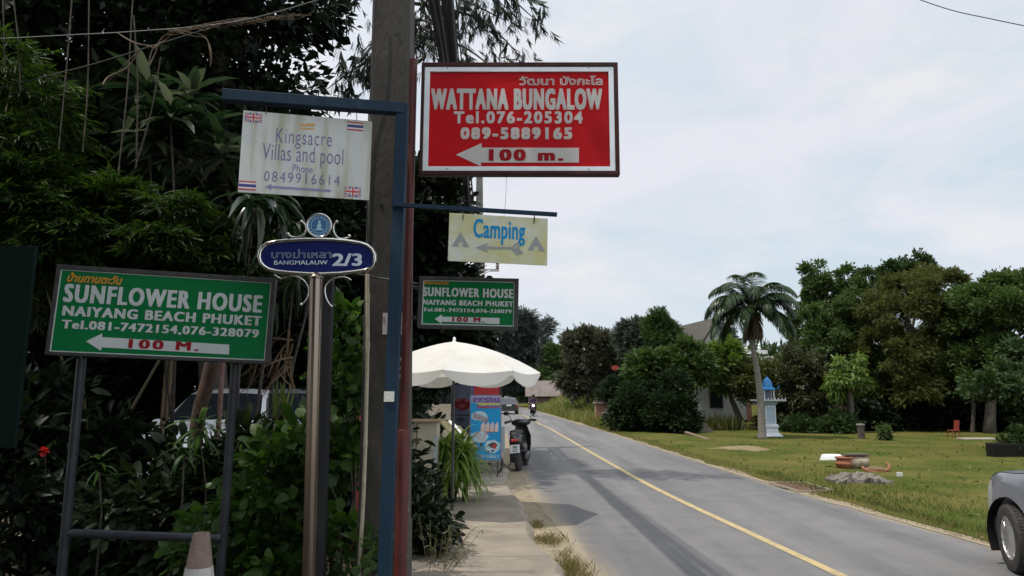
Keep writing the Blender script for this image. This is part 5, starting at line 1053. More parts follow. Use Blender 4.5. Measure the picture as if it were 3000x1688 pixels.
MB().box((E2.x+.4, 43.5, 1.9), (2.4, 2.4, 3.8)).build('wall', mat('shaded_plaster', (.16, .15, .14), .8), root)
MB().box((E2.x+.4, 43.2, at(2160, 1052, 42).z), (3.0, 3.2, .28)).build('roof', PLA, root, bevel=.02); MB().box((E2.x+.4, 43.2, at(2160, 1036, 42).z+.08), (2.5, 2.8, .22)).build('parapet', WHITE, root)
mb = MB(); [mb.lathe((E2.x-.8+.4*i, 41.9, at(2160, 1036, 42).z+.19), [(.06, 0), (.1, .12), (.05, .25), (.08, .33), (.01, .42)], 8) for i in range(6)]; mb.build('finial', WHITE, root)
ow = at(2170, 1245, 36.5); root = thing('garden_wall', 'orange-brown wall with a dark opening right of the white house', 'wall', (ow.x, 37, 0))
MB().box((ow.x, 37, .75), (1.5, .15, 1.5)).build('panel', mat('terracotta_wall', (.34, .13, .07), .8, c2=(.28, .17, .11), scale=3), root); MB().box((ow.x-.3, 36.9, 1.68), (1.0, .06, .3)).build('beam', DKST, root)
tag(MB().box((at(2155, 1240, 36).x, 36.0, .45), (.28, .28, .9)).build('dark_stump', DBARK, bevel=.03), 'dark stump in front of the orange wall', 'stump')
pw_ = at(2435, 1210, 37); tag(MB().box((pw_.x, 37.5, 1.2), (2.3, .15, 2.4)).build('pink_wall', mat('pink_plaster', (.44, .32, .27), .85, c2=(.36, .27, .22), scale=2)), 'pinkish wall showing between the bushes right of the shrine', 'wall')
# low house and hut far off beside the road
rp_ = at(1596, 1140, 84); house('low_house', 'low house with a broad brown-grey roof beyond the grass bank', (rp_.x-.1, 86, 0), 3.2, 3.5, 1.9, 3.35, R(90), .45, wallm=mat('brown_wall', (.10, .06, .045), .8), roofm=mat('brown_sheet_roof', (.125, .10, .088), .9, c2=(.17, .145, .13), scale=1.5))
rp_ = at(1661, 1150, 84); house('small_hut', 'small grey-roofed hut right of the low house', (rp_.x, 86, 0), 1.5, 1.5, 1.9, 2.75, 0, .3, wallm=mat('grey_wall', (.14, .15, .15), .8), roofm=mat('grey_sheet_roof', (.16, .18, .18), .8))
# brick gate pillars
a, b = gr(1752, 1246), gr(1795, 1252); BRK = bpy.data.materials.new('brick'); BRK.use_nodes = True; t = BRK.node_tree; bt = t.nodes.new('ShaderNodeTexBrick'); co = t.nodes.new('ShaderNodeTexCoord'); mm = t.nodes.new('ShaderNodeMapping'); mm.inputs['Rotation'].default_value = (R(90), 0, 0); mm.inputs['Scale'].default_value = (1, 1, 1)
t.links.new(co.outputs['Object'], mm.inputs[0]); t.links.new(mm.outputs[0], bt.inputs['Vector']); bt.inputs['Scale'].default_value = 5; bt.inputs['Color1'].default_value = (.34, .14, .09, 1); bt.inputs['Color2'].default_value = (.26, .12, .085, 1); bt.inputs['Mortar'].default_value = (.36, .30, .26, 1); bt.inputs['Mortar Size'].default_value = .02
t.links.new(bt.outputs['Color'], t.nodes['Principled BSDF'].inputs['Base Color']); t.nodes['Principled BSDF'].inputs['Roughness'].default_value = .9
for i, (x, yg, wd, zt_, lab) in enumerate(((1762, 1250, .62, 1165, 'left brick gate pillar with a stepped cap at the end of the grass bank'), (1788, 1254, .62, 1195, 'right brick gate pillar, lower, half covered by the dark bush'))):
    g_ = gr(x, yg); root = thing('brick_pillar', lab, 'pillar', g_, group='brick gate pillars'); H_ = at(x, zt_, g_.y).z
    MB().box((g_.x, g_.y, H_/2-.15), (wd, .5, H_-.3)).build('shaft', BRK, root); MB().box((g_.x, g_.y, H_-.27), (wd+.16, .64, .08)).build('cap', mat('old_cement', (.25, .23, .2), .9), root)
    MB().box((g_.x, g_.y, H_-.13), (wd*.9, .44, .2)).build('cap_block', mat('mossy_cement', (.10, .085, .07), .9), root, bevel=.03)
rs = at(1802, 1078, 36.9); root = thing('red_sign', 'round-ended red board half hidden in the dark trees', 'sign', (rs.x, 36.9, 0))
MB().lathe((rs.x, 36.9, rs.z), [(.17, 0), (.17, .03)], 20, M=Matrix.Rotation(R(90), 4, 'X'), sx=1.2, sy=.75).build('board', mat('red_board', (.30, .035, .022), .7), root); MB().tube([(rs.x, 36.93, 0), (rs.x, 36.93, rs.z-.1)], .018, 6).build('post', DKST, root)
# trees, left to right
SP = T_spray(7, .22, .5, 55, 9); SPn = T_spray(9, .05, .6, 40, 11, .2)
def px_ell(x0, x1, y0, y1, Y, ry=None):
    c = at((x0+x1)/2, (y0+y1)/2, Y); a = at(x0, (y0+y1)/2, Y); b = at((x0+x1)/2, y0, Y); rx = c.x-a.x; return (c.x, Y, c.z, rx, ry or max(rx*.7, .5), b.z-c.z)
def ptree(name, label, Y, ells, lm, n, S, ncl, cr, tmpl=None, ry=None, group=None, r0=.14, trunk_x=None, tg=None, cat='tree', rmin=.5, droop=0, nl=10, low=-1.0, flat=.8):
    E = [px_ell(*e, Y+(k % 2)*.4, ry) for k, e in enumerate(ells)]; bx = at(trunk_x, 1200, Y).x if trunk_x else E[0][0]
    tp = max(e[2] for e in E)
    return tree(name, (bx, Y, bank(bx, Y) if bx > cx(Y)+2.5 else 0), (E[0][0], Y, tp*.85), E, label, cat, lm, DBARK, r0, ncl, cr, n, S, tmpl or SP, group, nl, .8, flat, rmin, droop, low)
G_FAR = leaf_mat('leaf_far_hazed', [(.055, .075, .06), (.075, .09, .075), (.065, .08, .07)], .3)  # distance haze put into the leaf colour as grey
ptree('casuarina_tree', 'tall haze-greyed feathery tree rising behind the small green sign', 104, [(1380, 1560, 870, 1120), (1450, 1615, 960, 1150), (1330, 1450, 850, 1100)], G_FAR, 12000, 1.2, 80, 1.3, SPn, r0=.3)
ptree('casuarina_tree', 'slim haze-greyed feathery tree with a pointed top right of the taller one', 100, [(1585, 1618, 945, 1080), (1560, 1640, 1020, 1140)], G_FAR, 4000, .9, 34, .75, SPn, r0=.2)
ptree('round_tree', 'round green tree above the low brown roof', 104, [(1540, 1640, 1020, 1150), (1500, 1580, 1060, 1160)], G_MID, 5000, .7, 40, 1.0, r0=.2)
ptree('round_tree', 'bright green bushy tree left of the brownish tree', 98, [(1600, 1680, 985, 1150), (1560, 1640, 1070, 1160)], G_JUR, 5000, .6, 40, .8)
ptree('brown_tree', 'brown-tinged tree with a knobbly top in the middle distance', 52, [(1650, 1790, 965, 1150), (1690, 1770, 955, 1010), (1640, 1700, 1040, 1160)], leaf_mat('leaf_rust', [(.05, .055, .028), (.065, .06, .04), (.05, .07, .03)], .3), 8000, .42, 60, .55)
ptree('round_tree', 'green tree behind the red board', 54, [(1780, 1890, 960, 1130), (1740, 1850, 1060, 1170)], G_MID, 7000, .42, 50, .6)
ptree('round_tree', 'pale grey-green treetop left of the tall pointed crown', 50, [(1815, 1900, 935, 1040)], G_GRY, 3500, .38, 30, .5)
ptree('bamboo_tree', 'tall bamboo-like crown standing above its neighbours', 38, [(1900, 1965, 905, 1060), (1880, 1985, 985, 1130), (1940, 1990, 960, 1060)], G_MID, 8000, .34, 50, .34, SPn)
ptree('round_tree', 'dark leafy tree in front of the gabled house', 33.2, [(1830, 1960, 1010, 1180), (1900, 2010, 1030, 1200), (1975, 2075, 1005, 1150)], G_JUR, 15000, .30, 60, .38)
ptree('round_tree', 'bright green tree covering the right slope of the gabled roof', 33.8, [(2065, 2170, 1000, 1110), (2090, 2150, 1080, 1150)], G_BRI, 4500, .26, 40, .34, trunk_x=2178)
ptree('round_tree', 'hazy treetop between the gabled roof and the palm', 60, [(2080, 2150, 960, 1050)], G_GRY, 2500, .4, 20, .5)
for (ells, Y, lm, lab, n) in (([(1795, 1960, 1120, 1290), (1780, 1860, 1180, 1290)], 32, leaf_mat('leaf_bush_dark', [(.012, .024, .010), (.026, .042, .015), (.018, .032, .016)], .25, spec=.1), 'big dark bush in front of the brick pillars', 9000), ([(1900, 2060, 1150, 1300), (1940, 2010, 1090, 1200)], 30.5, leaf_mat('leaf_bush_dark', []), 'dark bush below the gabled house', 7500),
        ([(2190, 2330, 1030, 1270), (2140, 2250, 1070, 1180)], 33, G_OLV, 'olive bush behind the palm trunk', 9000), ([(2270, 2420, 1010, 1270), (2330, 2430, 1140, 1290)], 32, leaf_mat('leaf_olive_dark', [(.04, .05, .018), (.065, .06, .028), (.04, .06, .02)], .3), 'dark olive bush right of the blue shrine', 9500),
        ([(2400, 2500, 1215, 1290), (2300, 2420, 1230, 1290)], 30.5, G_DKR, 'low dark bush under the pink wall', 4500)):
    ptree('garden_bush', lab, Y, ells, lm, int(n*1.8), .17, 80, .32, T_diamond(.55), cat='bush', r0=.06, rmin=.35)
ptree('garden_bush', 'green bush between the red board and the brown-tinged tree', 36, [(1760, 1850, 1092, 1215), (1815, 1890, 1060, 1190)], leaf_mat('leaf_bush_dark', []), 7000, .16, 40, .3, T_diamond(.55), cat='bush', r0=.06, rmin=.35)
ptree('open_tree', 'tall open-crowned tree with sky showing through, right of the palm', 39, [(2345, 2440, 755, 870), (2350, 2400, 800, 910), (2420, 2500, 830, 950), (2330, 2420, 880, 990), (2440, 2530, 780, 860)], G_JUR, 14000, .18, 80, .28, T_diamond(.6), r0=.16, trunk_x=2450, nl=26)
ptree('open_tree', 'dark knobbly treetop rising behind the broad leafy mound', 41, [(2560, 2660, 770, 850), (2640, 2735, 748, 830), (2500, 2600, 785, 860)], G_DKR, 13000, .18, 70, .32, T_diamond(.6), r0=.16, nl=16)
ptree('round_tree', 'dark glossy tree between the palm and the leafy mound', 35, [(2345, 2480, 930, 1120), (2400, 2540, 850, 1060), (2430, 2560, 1000, 1200), (2325, 2400, 900, 1010), (2480, 2600, 880, 1060)], G_JUR, 36000, .15, 150, .34, T_diamond(.6), ry=1.8, rmin=.45)
ptree('mango_bush', 'small bright green mango tree lit by the sun', 30.5, [(2440, 2525, 1035, 1130), (2460, 2535, 1090, 1160), (2425, 2490, 1100, 1170)], G_BRI, 2600, .26, 40, .24, T_leaf(.28, .5), droop=.5)
MND = leaf_mat('leaf_mound', [(.045, .065, .013), (.07, .09, .02), (.075, .07, .028), (.085, .105, .024)], .35, spec=.1)
ptree('vine_covered_tree', 'broad leafy mound of a tree with drooping yellowish-green foliage', 33, [(2540, 2760, 800, 1030), (2600, 2860, 790, 1000), (2510, 2700, 950, 1190), (2660, 2880, 930, 1180), (2560, 2720, 1080, 1230), (2720, 2900, 1080, 1220)], MND, 62000, .17, 300, .36, SP, ry=2.6, r0=.18, droop=.4, rmin=.7, nl=14, trunk_x=2790, low=-.35)
ptree('round_tree', 'dark green tree at the right edge behind the grey car', 30, [(2830, 3000, 815, 1000), (2900, 3100, 800, 1020), (2820, 2960, 960, 1180), (2930, 3120, 980, 1200), (2790, 2900, 850, 1000)], G_JUR, 80000, .15, 260, .36, T_diamond(.6), ry=2.6, rmin=.6, r0=.2, trunk_x=2890, low=-.5)
ptree('round_tree', 'leaning dark tree with low layered branches at the right edge of the lawn', 20.5, [(2840, 3150, 1070, 1175), (2960, 3250, 960, 1150), (3010, 3280, 1120, 1300)], G_DKR, 16000, .15, 90, .34, T_diamond(.6), ry=1.6, rmin=.4, trunk_x=3070)
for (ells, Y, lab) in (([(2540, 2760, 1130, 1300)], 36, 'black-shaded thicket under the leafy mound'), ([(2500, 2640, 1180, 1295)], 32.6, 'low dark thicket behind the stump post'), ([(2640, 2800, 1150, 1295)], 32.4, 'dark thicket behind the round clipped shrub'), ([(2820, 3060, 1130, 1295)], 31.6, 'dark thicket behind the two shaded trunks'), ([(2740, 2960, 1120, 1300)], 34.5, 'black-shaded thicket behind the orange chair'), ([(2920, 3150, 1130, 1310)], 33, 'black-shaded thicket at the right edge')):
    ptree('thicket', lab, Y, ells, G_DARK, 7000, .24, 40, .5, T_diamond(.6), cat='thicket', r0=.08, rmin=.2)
for x, y0, y1, Y in ((2895, 1170, 1288, 30.6), (2845, 1180, 1287, 30.9)):
    p = at(x, y0-80, Y); q = Vector((at(x+6, y1, Y).x, Y, 0)); tag(MB().tube(curve([q, q.lerp(p, .4)+Vector((.06, 0, 0)), q.lerp(p, .75), p]), [.11, .1, .09, .09, .085, .085, .08, .08, .08, .075, .07, .07, .07, .065, .06, .06, .06, .06, .06][:19], 8).build('tree_trunk', DBARK, smooth=True), 'thicker pale trunk in the shade at the right, near the edge' if x == 2895 else 'thin pale trunk in the shade left of the thicker one', 'trunk')
# background treeline closing the view
def treeline(label, x0, x1, Y, zt_, n, lm, S=1.2):
    P = np.stack([rng.uniform(x0, x1, n), Y+rng.normal(0, 1.5, n), np.zeros(n)], 1); h = zt_*(.75+.25*np.sin(P[:, 0]*.31+1)*np.sin(P[:, 0]*.13)); P[:, 2] = h*rng.random(n)**.8
    o = leaves('treeline', P, sph(n)+np.array([0, -.3, .3]), S, SP, lm, None, .8); return tag(o, label, 'woodland', kind='stuff')
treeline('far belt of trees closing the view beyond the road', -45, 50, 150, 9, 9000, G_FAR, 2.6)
treeline('belt of trees behind the houses and lawn', 8, 45, 58, 6.2, 7000, G_DKR, 1.3)
treeline('dark woodland behind the parked cars', -34, -3, 24, 7.5, 9000, G_DARK, .8)
# palm
PALM = leaf_mat('leaf_palm', [(.018, .04, .018), (.035, .06, .024), (.05, .075, .03)], .3, rough=.35)
g_ = gr(2234, 1287); pc = at(2200, 990, g_.y); root = thing('palm_tree', 'palm with arching fronds and a leaning pale trunk on the lawn', 'palm', g_)
TRK = mat('palm_trunk', (.22, .20, .17), .9, c2=(.12, .11, .09), scale=3, stretch=(.6, .6, 9), bump=.5)
tpts = curve([g_, at(2229, 1200, g_.y), at(2220, 1100, g_.y), pc], 6); MB().tube(tpts, [.21 if i == 0 else .16-.004*i for i in range(len(tpts))], 10).build('trunk', TRK, root, smooth=True)
MB().tube([pc, pc+Vector((.02, 0, .5)), pc+Vector((.05, 0, 1.0))], [.13, .15, .07], 9).build('crownshaft', mat('palm_shaft', (.08, .11, .04), .5), root, smooth=True)
hc = pc+Vector((.05, 0, 1.05))
def frond(L, az, el, droop_, dead=False):
    pts = []; p = Vector(hc); d = Vector((math.cos(az)*math.cos(el), math.sin(az)*math.cos(el), math.sin(el))); n_ = 14
    for i in range(n_+1):
        pts.append(p.copy()); p = p+d*(L/n_); d = (d+Vector((0, 0, -droop_*(i/n_+.15)*2.2/n_*2))).normalized()
    mb = MB(); mb.tube(pts, [.025*(1-.85*i/n_) for i in range(n_+1)], 5); fr = mb.build('rachis', mat('palm_rachis', (.10, .12, .05), .6), root, smooth=True)
    P = []; D = []; S = []
    for i in range(100):
        t = (.12+.88*i/100)*n_; k = min(int(t), n_-1); q = pts[k].lerp(pts[k+1], t-k); ax = (pts[k+1]-pts[k]).normalized(); sd = ax.cross(Vector((0, 0, 1))); sd = sd.normalized() if sd.length > .05 else Vector((1, 0, 0))
        for s_ in (-1, 1): P.append(tuple(q)); D.append(tuple(sd*s_*.8+ax*.7+Vector((random.gauss(0, .08), random.gauss(0, .08), -.12+random.gauss(0, .08))))); S.append(.66*math.sin(math.pi*(.12+.85*i/100))**.5*random.uniform(.85, 1.1))
    leaves('frond', np.array(P), np.array(D), np.array(S), T_blade(.085, .6, 4), mat('dead_frond', (.12, .085, .05), .8) if dead else PALM, root, .1)
for az, el in ((178, 50), (192, 34), (165, 66), (2, 52), (-12, 36), (14, 68), (108, 80), (55, 76), (92, 52), (268, 58), (282, 36), (140, 44), (42, 42), (222, 46), (318, 44), (205, 62), (335, 60), (185, 12), (-5, 10), (240, 14), (300, 10), (120, 12), (65, 16), (150, 25), (28, 25)): frond(random.uniform(1.95, 2.3), R(az)+random.uniform(-.1, .1), R(el)+random.uniform(-.06, .06), 1.05)
for i in range(5): frond(random.uniform(.8, 1.2), i*1.3+.4, R(-58-2*i), .7, True)
# shrines
def shrine(name, label, g_, sc_, roofm, full=True):
    root = thing(name, label, 'shrine', g_); b = Vector(g_); S1 = lambda mb, nm, m, bv=0: mb.build(nm, m, root, bevel=bv)
    def rg(prof, nm, m, n=4, dz=0):
        mb = MB(); mb.lathe(b, [(r*sc_*1.414, z*sc_) for r, z in prof], n, start=R(45)+dz); mb.build(nm, m, root); return mb
    SW = mat('shrine_white', (.60, .63, .66), .6, c2=(.5, .52, .54), scale=4); SG = mat('shrine_bluegrey', (.30, .40, .47), .6)
    rg([(.34, 0), (.34, .06), (.30, .10), (.24, .16), (.22, .30), (.25, .36), (.25, .42), (.20, .46)], 'plinth', SW)
    rg([(.185, .46), (.185, 1.12), (.21, 1.15), (.26, 1.22), (.26, 1.26)], 'pedestal', SG)
    mb = MB()
    for sd in (-1, 1): mb.box(b+Vector((sd*.165*sc_, -.187*sc_, .79*sc_)), (.04*sc_, .02, .62*sc_))
    for z in (.5, 1.08): mb.box(b+Vector((0, -.187*sc_, z*sc_)), (.29*sc_, .018, .04*sc_))
    S1(mb, 'pedestal_frame', SW)
    MB().box(b+Vector((0, 0, 1.295*sc_)), (1.02*sc_, .8*sc_, .06*sc_)).build('platform', mat('shrine_platform', (.40, .41, .42), .7), root, bevel=.008)
    mb = MB()
    for i in range(-4, 5):
        mb.lathe(b+Vector((i*.12*sc_, -.37*sc_, 1.325*sc_)), [(.018, 0), (.022, .03), (.012, .07)], 6)
    S1(mb, 'baluster', SW)
    for dx in (-.17, .17):
        for dy in (-.14, .14): MB().tube([b+Vector((dx, dy, 1.32))*1 if sc_ == 1 else b+Vector((dx*sc_, dy*sc_, 1.32*sc_)), b+Vector((dx*sc_, dy*sc_, 1.66*sc_))], .022*sc_, 6).build('column', SW, root)
    MB().box(b+Vector((0, .02, 1.48*sc_)), (.2*sc_, .18*sc_, .3*sc_)).build('cella', mat('shrine_dark', (.07, .08, .10), .6), root)
    rg([(.20, 1.66), (.215, 1.70), (.135, 1.78), (.14, 1.80), (.125, 1.91), (.10, 2.0), (.06, 2.07), (.015, 2.12), (.002, 2.15)], 'roof', roofm)
    mb = MB()
    for sd in (-1, 1): mb.tube([b+Vector((sd*.27*sc_, -.2*sc_, 1.70*sc_)), b+Vector((sd*.33*sc_, -.22*sc_, 1.76*sc_)), b+Vector((sd*.35*sc_, -.22*sc_, 1.85*sc_))], [.025, .018, .004], 5)
    S1(mb, 'roof_horn', roofm); return root
shrine('spirit_house', 'small shrine with a bright blue roof on a white pedestal beside the palm', gr(2256, 1281), 1.04*(28/26.5), mat('shrine_blue', (.03, .22, .52), .5))
shrine('spirit_house', 'small grey shrine half hidden by bushes below the gabled house', gr(2012, 1262), .78, mat('shrine_grey', (.32, .33, .33), .7))
# low concrete edge and soil mound near the dark bushes
p, q = gr(1960, 1262), gr(2075, 1292); tag(MB().tube([p+Vector((0, 0, .03)), p.lerp(q, .5)+Vector((0, 0, .1)), q+Vector((0, 0, .03))], .07, 6).build('fallen_branch', WOODM, smooth=True), 'pale fallen log lying at the foot of the dark bushes', 'log')
def mound(name, label, c, rx, ry, h, m, seed=1):
    rr = random.Random(seed); mb = MB(); vs = []; n_, k_ = 18, 6
    for i in range(k_+1):
        for j in range(n_):
            t = i/k_; a = 2*math.pi*j/n_; vs.append((c[0]+math.cos(a)*rx*t*(1+rr.uniform(-.1, .1)), c[1]+math.sin(a)*ry*t*(1+rr.uniform(-.1, .1)), c[2]-.02+h*(1-t*t)*(1+rr.uniform(-.25, .25))))
    mb.add(vs, [(i*n_+j, (i+1)*n_+j, (i+1)*n_+(j+1) % n_, i*n_+(j+1) % n_) for i in range(k_) for j in range(n_)]); return tag(mb.build(name, m, smooth=True), label, 'mound')
mound('soil_mound', 'heap of dark earth and dead leaves beside the grey shrine', gr(2045, 1268), .8, .6, .5, mat('soil', (.06, .05, .035), .95, c2=(.12, .1, .07), scale=6))
mound('soil_mound', 'low brown patch of bare earth on the lawn edge below the palm', gr(2175, 1318), 1.1, .9, .12, mat('bare_earth', (.22, .15, .09), .95, c2=(.14, .12, .05), scale=3))
# things on the lawn
c = gr(2437, 1352); root = thing('white_basin', 'chipped white basin lying upside down on the lawn', 'basin', c)
MB().lathe(c, [(.27, .0), (.28, .05), (.26, .10), (.24, .15), (.20, .17), (.01, .175)], 20, sy=.7).build('bowl', mat('white_enamel', (.72, .73, .72), .4), root, smooth='auto'); MB().lathe(c, [(.285, .02), (.295, .03), (.285, .045)], 20, sy=.7).build('rim', mat('white_enamel', (.72, .73, .72), .4), root)
TER = mat('terracotta', (.30, .095, .045), .8, c2=(.20, .08, .045), scale=7)
c = gr(2476, 1374); root = thing('clay_pot', 'round terracotta pot on the lawn beside the pale drum', 'pot', c); MB().lathe(c, [(.12, 0), (.18, .05), (.20, .12), (.17, .19), (.165, .21), (.19, .23), (.19, .25), (.15, .25), (.13, .12)], 20).build('body', TER, root, smooth='auto')
MB().lathe(c, [(.20, .235), (.205, .25), (.19, .262)], 20).build('rim', TER, root)
c = gr(2510, 1374); root = thing('drum', 'pale rusty drum lying on the lawn right of the terracotta pot', 'drum', c); MB().lathe(c+Vector((-.2, 0, .15)), [(.15, 0), (.155, .02), (.15, .04), (.15, .36), (.155, .38), (.15, .42)], 18, M=Matrix.Rotation(R(90), 4, 'Y')).build('body', mat('rusty_drum', (.42, .36, .28), .7, c2=(.22, .15, .09), scale=8), root, smooth='auto')
mb = MB(); mb.box(c+Vector((0, 0, .315)), (.5, .28, .03)); mb.build('lid_board', mat('dark_board', (.09, .07, .05), .8), root)
c = gr(2567, 1383); tag(MB().tube([c+Vector((math.cos(t)*.27, math.sin(t)*.2, .12+.10*math.sin(t+.4))) for t in np.linspace(math.pi*.93, math.pi*2.07, 18)], .028, 8).build('broken_pot', TER, smooth='auto'), 'broken terracotta pot rim half sunk in the lawn', 'pot')
tag(MB().lathe(c+Vector((0, 0, .02)), [(.22, 0), (.23, .05), (.10, .10), (.002, .11)], 14).build('dry_soil_lump', mat('soil_lump', (.12, .085, .04), .95)), 'brown lump of soil inside the broken pot rim', 'soil')
c = gr(2636, 1402); tag(MB().lathe(c, [(.05, 0), (.062, .10), (.066, .11), (.058, .11), (.048, .02)], 14).build('white_cup', WHITE, smooth='auto'), 'small white cup standing in the grass', 'cup')
# weathered slab
a, b = gr(2436, 1418), gr(2605, 1420); mb = MB(); rr = random.Random(2); n_ = 14; vs = []
for i in range(n_+1):
    p = a.lerp(b, i/n_); e = .12*math.sin(math.pi*min(1, max(0, i/n_)))**.4; j_ = lambda: rr.uniform(-.05, .05)
    vs += [(p.x, p.y-.22+j_(), -.02), (p.x, p.y-.2+j_(), .05+e*.45+j_()), (p.x, p.y-.1+j_(), .06+e+j_()*.7), (p.x, p.y+.25+j_(), .06+e+j_()*.7), (p.x, p.y+.32+j_(), -.02)]
mb.add(vs, [(i*5+j, i*5+j+5, i*5+j+6, i*5+j+1) for i in range(n_) for j in range(4)]+[(0, 1, 2, 3, 4), tuple(reversed(range(n_*5, n_*5+5)))]); tag(mb.build('stone_slab', mat('mossy_slab', (.20, .18, .15), .95, c2=(.06, .05, .04), scale=11, det=8, lo=.4, hi=.6, bump=.6)), 'cracked weathered concrete slab lying in the grass', 'slab')
# drain cover
P = [gr(2255, 1417), gr(2355, 1417), gr(2440, 1442), gr(2340, 1444)]; P = [Vector((p.x, p.y, .022)) for p in P]; root = thing('drain_cover', 'rusty brown drain cover set beside the road edge', 'drain', P[0]-Vector((0, 0, .02)))
mb = MB(); mb.prism(list(reversed(P)), (0, 0, -.018)); mb.build('plate', mat('rusty_plate', (.12, .055, .035), .85, c2=(.08, .04, .03), scale=9), root); mb = MB()
for i in range(4): mb.tube([P[i], P[(i+1) % 4]], .014, 4, sq=True)
mb.build('edge_frame', mat('drain_concrete', (.30, .26, .2), .9), root)
c = gr(2594, 1292); plant('round_shrub', 'small round clipped shrub alone on the lawn', 'shrub', c, [(c.x, c.y, .35, .24, .24, .3)], G_JUR, 20, .12, 900, .09, T_diamond(.6))
c = gr(2524, 1288); root = thing('stump_post', 'short dark post with a pale top at the edge of the lawn', 'post', c); MB().tube([c, c+Vector((0, 0, .52))], [.13, .12], 10).build('body', DBARK, root); MB().lathe(c+Vector((0, 0, .52)), [(.15, 0), (.15, .05), (.002, .06)], 12).build('cap', mat('old_cement', (.25, .23, .2), .9), root)
c = gr(2795, 1284.5); root = thing('orange_chair', 'orange-red plastic chair in the deep shade of the thicket', 'chair', c); OC = mat('orange_plastic', (.17, .022, .008), .6)
MB().box(c+Vector((0, 0, .30)), (.31, .31, .03)).build('seat', OC, root, bevel=.01); MB().box(c+Vector((.14, 0, .49)), (.03, .3, .37), M=Matrix.Rotation(R(8), 4, 'Y')).build('backrest', OC, root, bevel=.01)
for dx in (-.13, .13):
    for dy in (-.13, .13): MB().tube([c+Vector((dx, dy, .30)), c+Vector((dx*1.15, dy*1.15, 0))], .02, 6).build('leg', OC, root)
a, b = gr(2830, 1290), gr(2930, 1290); tag(MB().box(((a.x+b.x)/2, a.y+.3, .03), ((b-a).length, .6, .06)).build('paved_edge', mat('pale_paving', (.34, .31, .26), .9)), 'pale strip of paving in the shade right of the orange chair', 'paving')
c = gr(2945, 1340); root = thing('low_wall', 'dark low wall in the shade at the right edge of the lawn', 'wall', (c.x, c.y, 0)); MB().box((c.x+.6, c.y, .17), (2.0, .3, .34)).build('block', mat('shade_black_stone', (.012, .012, .010), .95, spec=.1), root, bevel=.02); MB().box((c.x+.6, c.y+.02, .35), (1.98, .27, .03)).build('coping', mat('shade_black_coping', (.016, .016, .014), .95, spec=.1), root)  # near-black colour stands in for the shade lying on the wall
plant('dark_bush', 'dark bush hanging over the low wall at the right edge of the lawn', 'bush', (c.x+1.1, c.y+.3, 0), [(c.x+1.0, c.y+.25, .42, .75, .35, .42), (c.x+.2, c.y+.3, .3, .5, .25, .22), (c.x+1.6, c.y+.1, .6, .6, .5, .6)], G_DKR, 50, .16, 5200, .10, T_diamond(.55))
# ---------------------------------------------------------------- grass
def blades(label, P, S, lm, tilt=.35, w_=.05, name='grass'):
    n = len(P); D = np.stack([rng.normal(0, tilt, n), rng.normal(0, tilt, n), np.ones(n)], 1); v, f = np.array([(0, w_/2, 0), (0, -w_/2, 0), (.6, -w_/3, .05), (.6, w_/3, .05), (1, 0, .16)]), [(0, 1, 2, 3), (3, 2, 4)]
    o = leaves(name, P, D, S, (v, f), lm, None, up=rng.normal(size=(n, 3))); return tag(o, label, 'grass', kind='stuff')
LG = leaf_mat('blade_green', [(.05, .08, .011), (.078, .095, .016), (.12, .11, .027), (.135, .12, .036)], .3, spec=.1); LGy = leaf_mat('blade_yellow', [(.10, .10, .03), (.16, .13, .05), (.20, .16, .07)], .3, spec=.1); LGb = leaf_mat('blade_lush', [(.032, .062, .011), (.052, .08, .017)], .35, spec=.1)
def lawn_pts(n, y0, y1, dmax, p=1.6, d0=2.55):
    y = y0+(y1-y0)*rng.random(n)**p; d = d0+dmax*rng.random(n)**1.2; x = np.array([cx(a) for a in y])+d; return np.stack([x, y, np.array([bank(a, b) for a, b in zip(x, y)])-.005], 1)
blades('short lawn grass right of the road', lawn_pts(42000, 6.5, 32, 14), .055*(.5+rng.random(42000)), LG, .5, .10)
P = lawn_pts(8000, 6.5, 15, 1.9, 1.1, 2.62); blades('longer lush grass along the sand verge', P, .075*(.5+rng.random(len(P))), LGb, .45, .08)
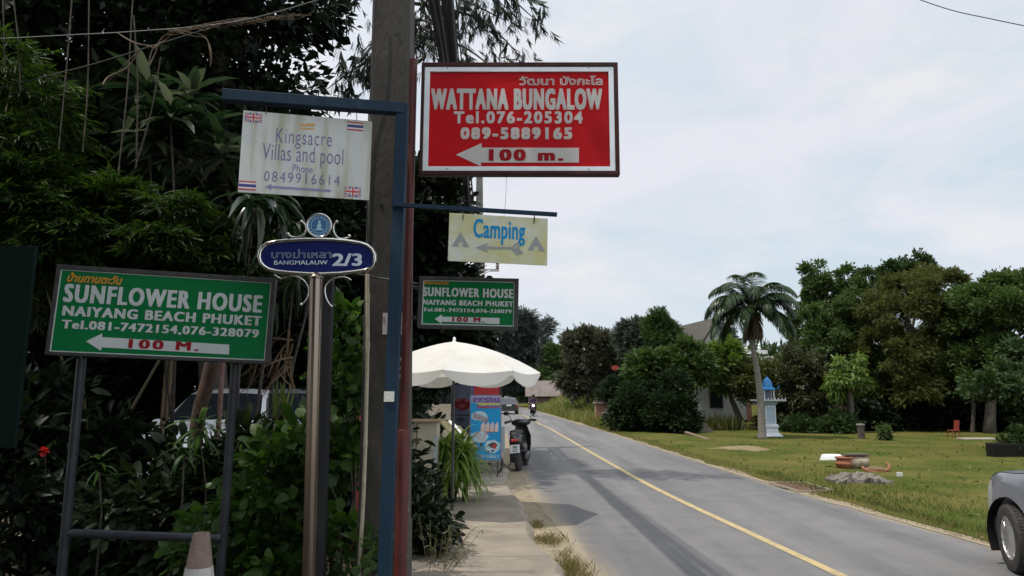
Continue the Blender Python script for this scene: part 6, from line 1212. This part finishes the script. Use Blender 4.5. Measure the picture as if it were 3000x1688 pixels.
P = lawn_pts(6500, 6, 40, .5, 1.3, 2.3); blades('dry straw-coloured grass at the road edge', P, .07*(.5+rng.random(len(P))), LGy, .6, .08)
P = lawn_pts(16000, 33, 95, 6.5, 1.2, 2.5); blades('tall roadside grass on the bank', P, .6*(.4+rng.random(len(P))), leaf_mat('blade_bank', [(.09, .13, .025), (.15, .16, .04), (.24, .20, .07)], .4), .35, .12)
P = lawn_pts(3000, 40, 64, 3.4, 1, 3.6); blades('lush weeds on top of the bank', P, .6*(.4+rng.random(len(P))), LGb, .5, .25, 'weeds')
def tuft(n, cxy, rx, ry): return np.stack([cxy[0]+rng.normal(0, rx, n), cxy[1]+rng.normal(0, ry, n), np.full(n, .005)], 1)
P = np.concatenate([tuft(900, (.56, 6.75), .07, .35), tuft(350, (.40, 8.1), .09, .12), tuft(160, (.30, 9.0), .05, .1)]); blades('yellowing grass in the gap between pavement and road', P, .075*(.4+rng.random(len(P))), LGy, .7, .09)
# litter leaves under the left trees
P = np.stack([rng.uniform(-8, -1.2, 5000), rng.uniform(4, 12, 5000), np.full(5000, -.01)], 1); o = leaves('leaf_litter', P, rng.normal(size=(5000, 3))*np.array([1, 1, .15]), .1, T_diamond(.5), leaf_mat('litter', [(.06, .045, .025), (.09, .065, .03), (.05, .05, .02)], .2)); tag(o, 'fallen leaves on the ground under the trees', 'litter', kind='stuff')

P = lawn_pts(900, 6.6, 26, 10, 1.5, 2.6); leaves('weeds', P+np.array([0, 0, .02]), rng.normal(size=(900, 3))*np.array([1, 1, .4])+np.array([0, 0, .35]), .09, T_leaf(.45, .3), LGb); tag(bpy.data.objects['weeds.001'] if 'weeds.001' in bpy.data.objects else bpy.data.objects['weeds'], 'low broad-leaved weeds scattered through the lawn', 'weeds', kind='stuff')
P = lawn_pts(700, 6.6, 30, 14, 1.4, 2.4); o = leaves('leaf_litter', P+np.array([0, 0, .03]), rng.normal(size=(700, 3))*np.array([1, 1, .2]), .07, T_diamond(.5), leaf_mat('litter_dry', [(.14, .09, .045), (.20, .14, .07)], .2)); tag(o, 'dry fallen leaves scattered on the lawn and verge', 'litter', kind='stuff')
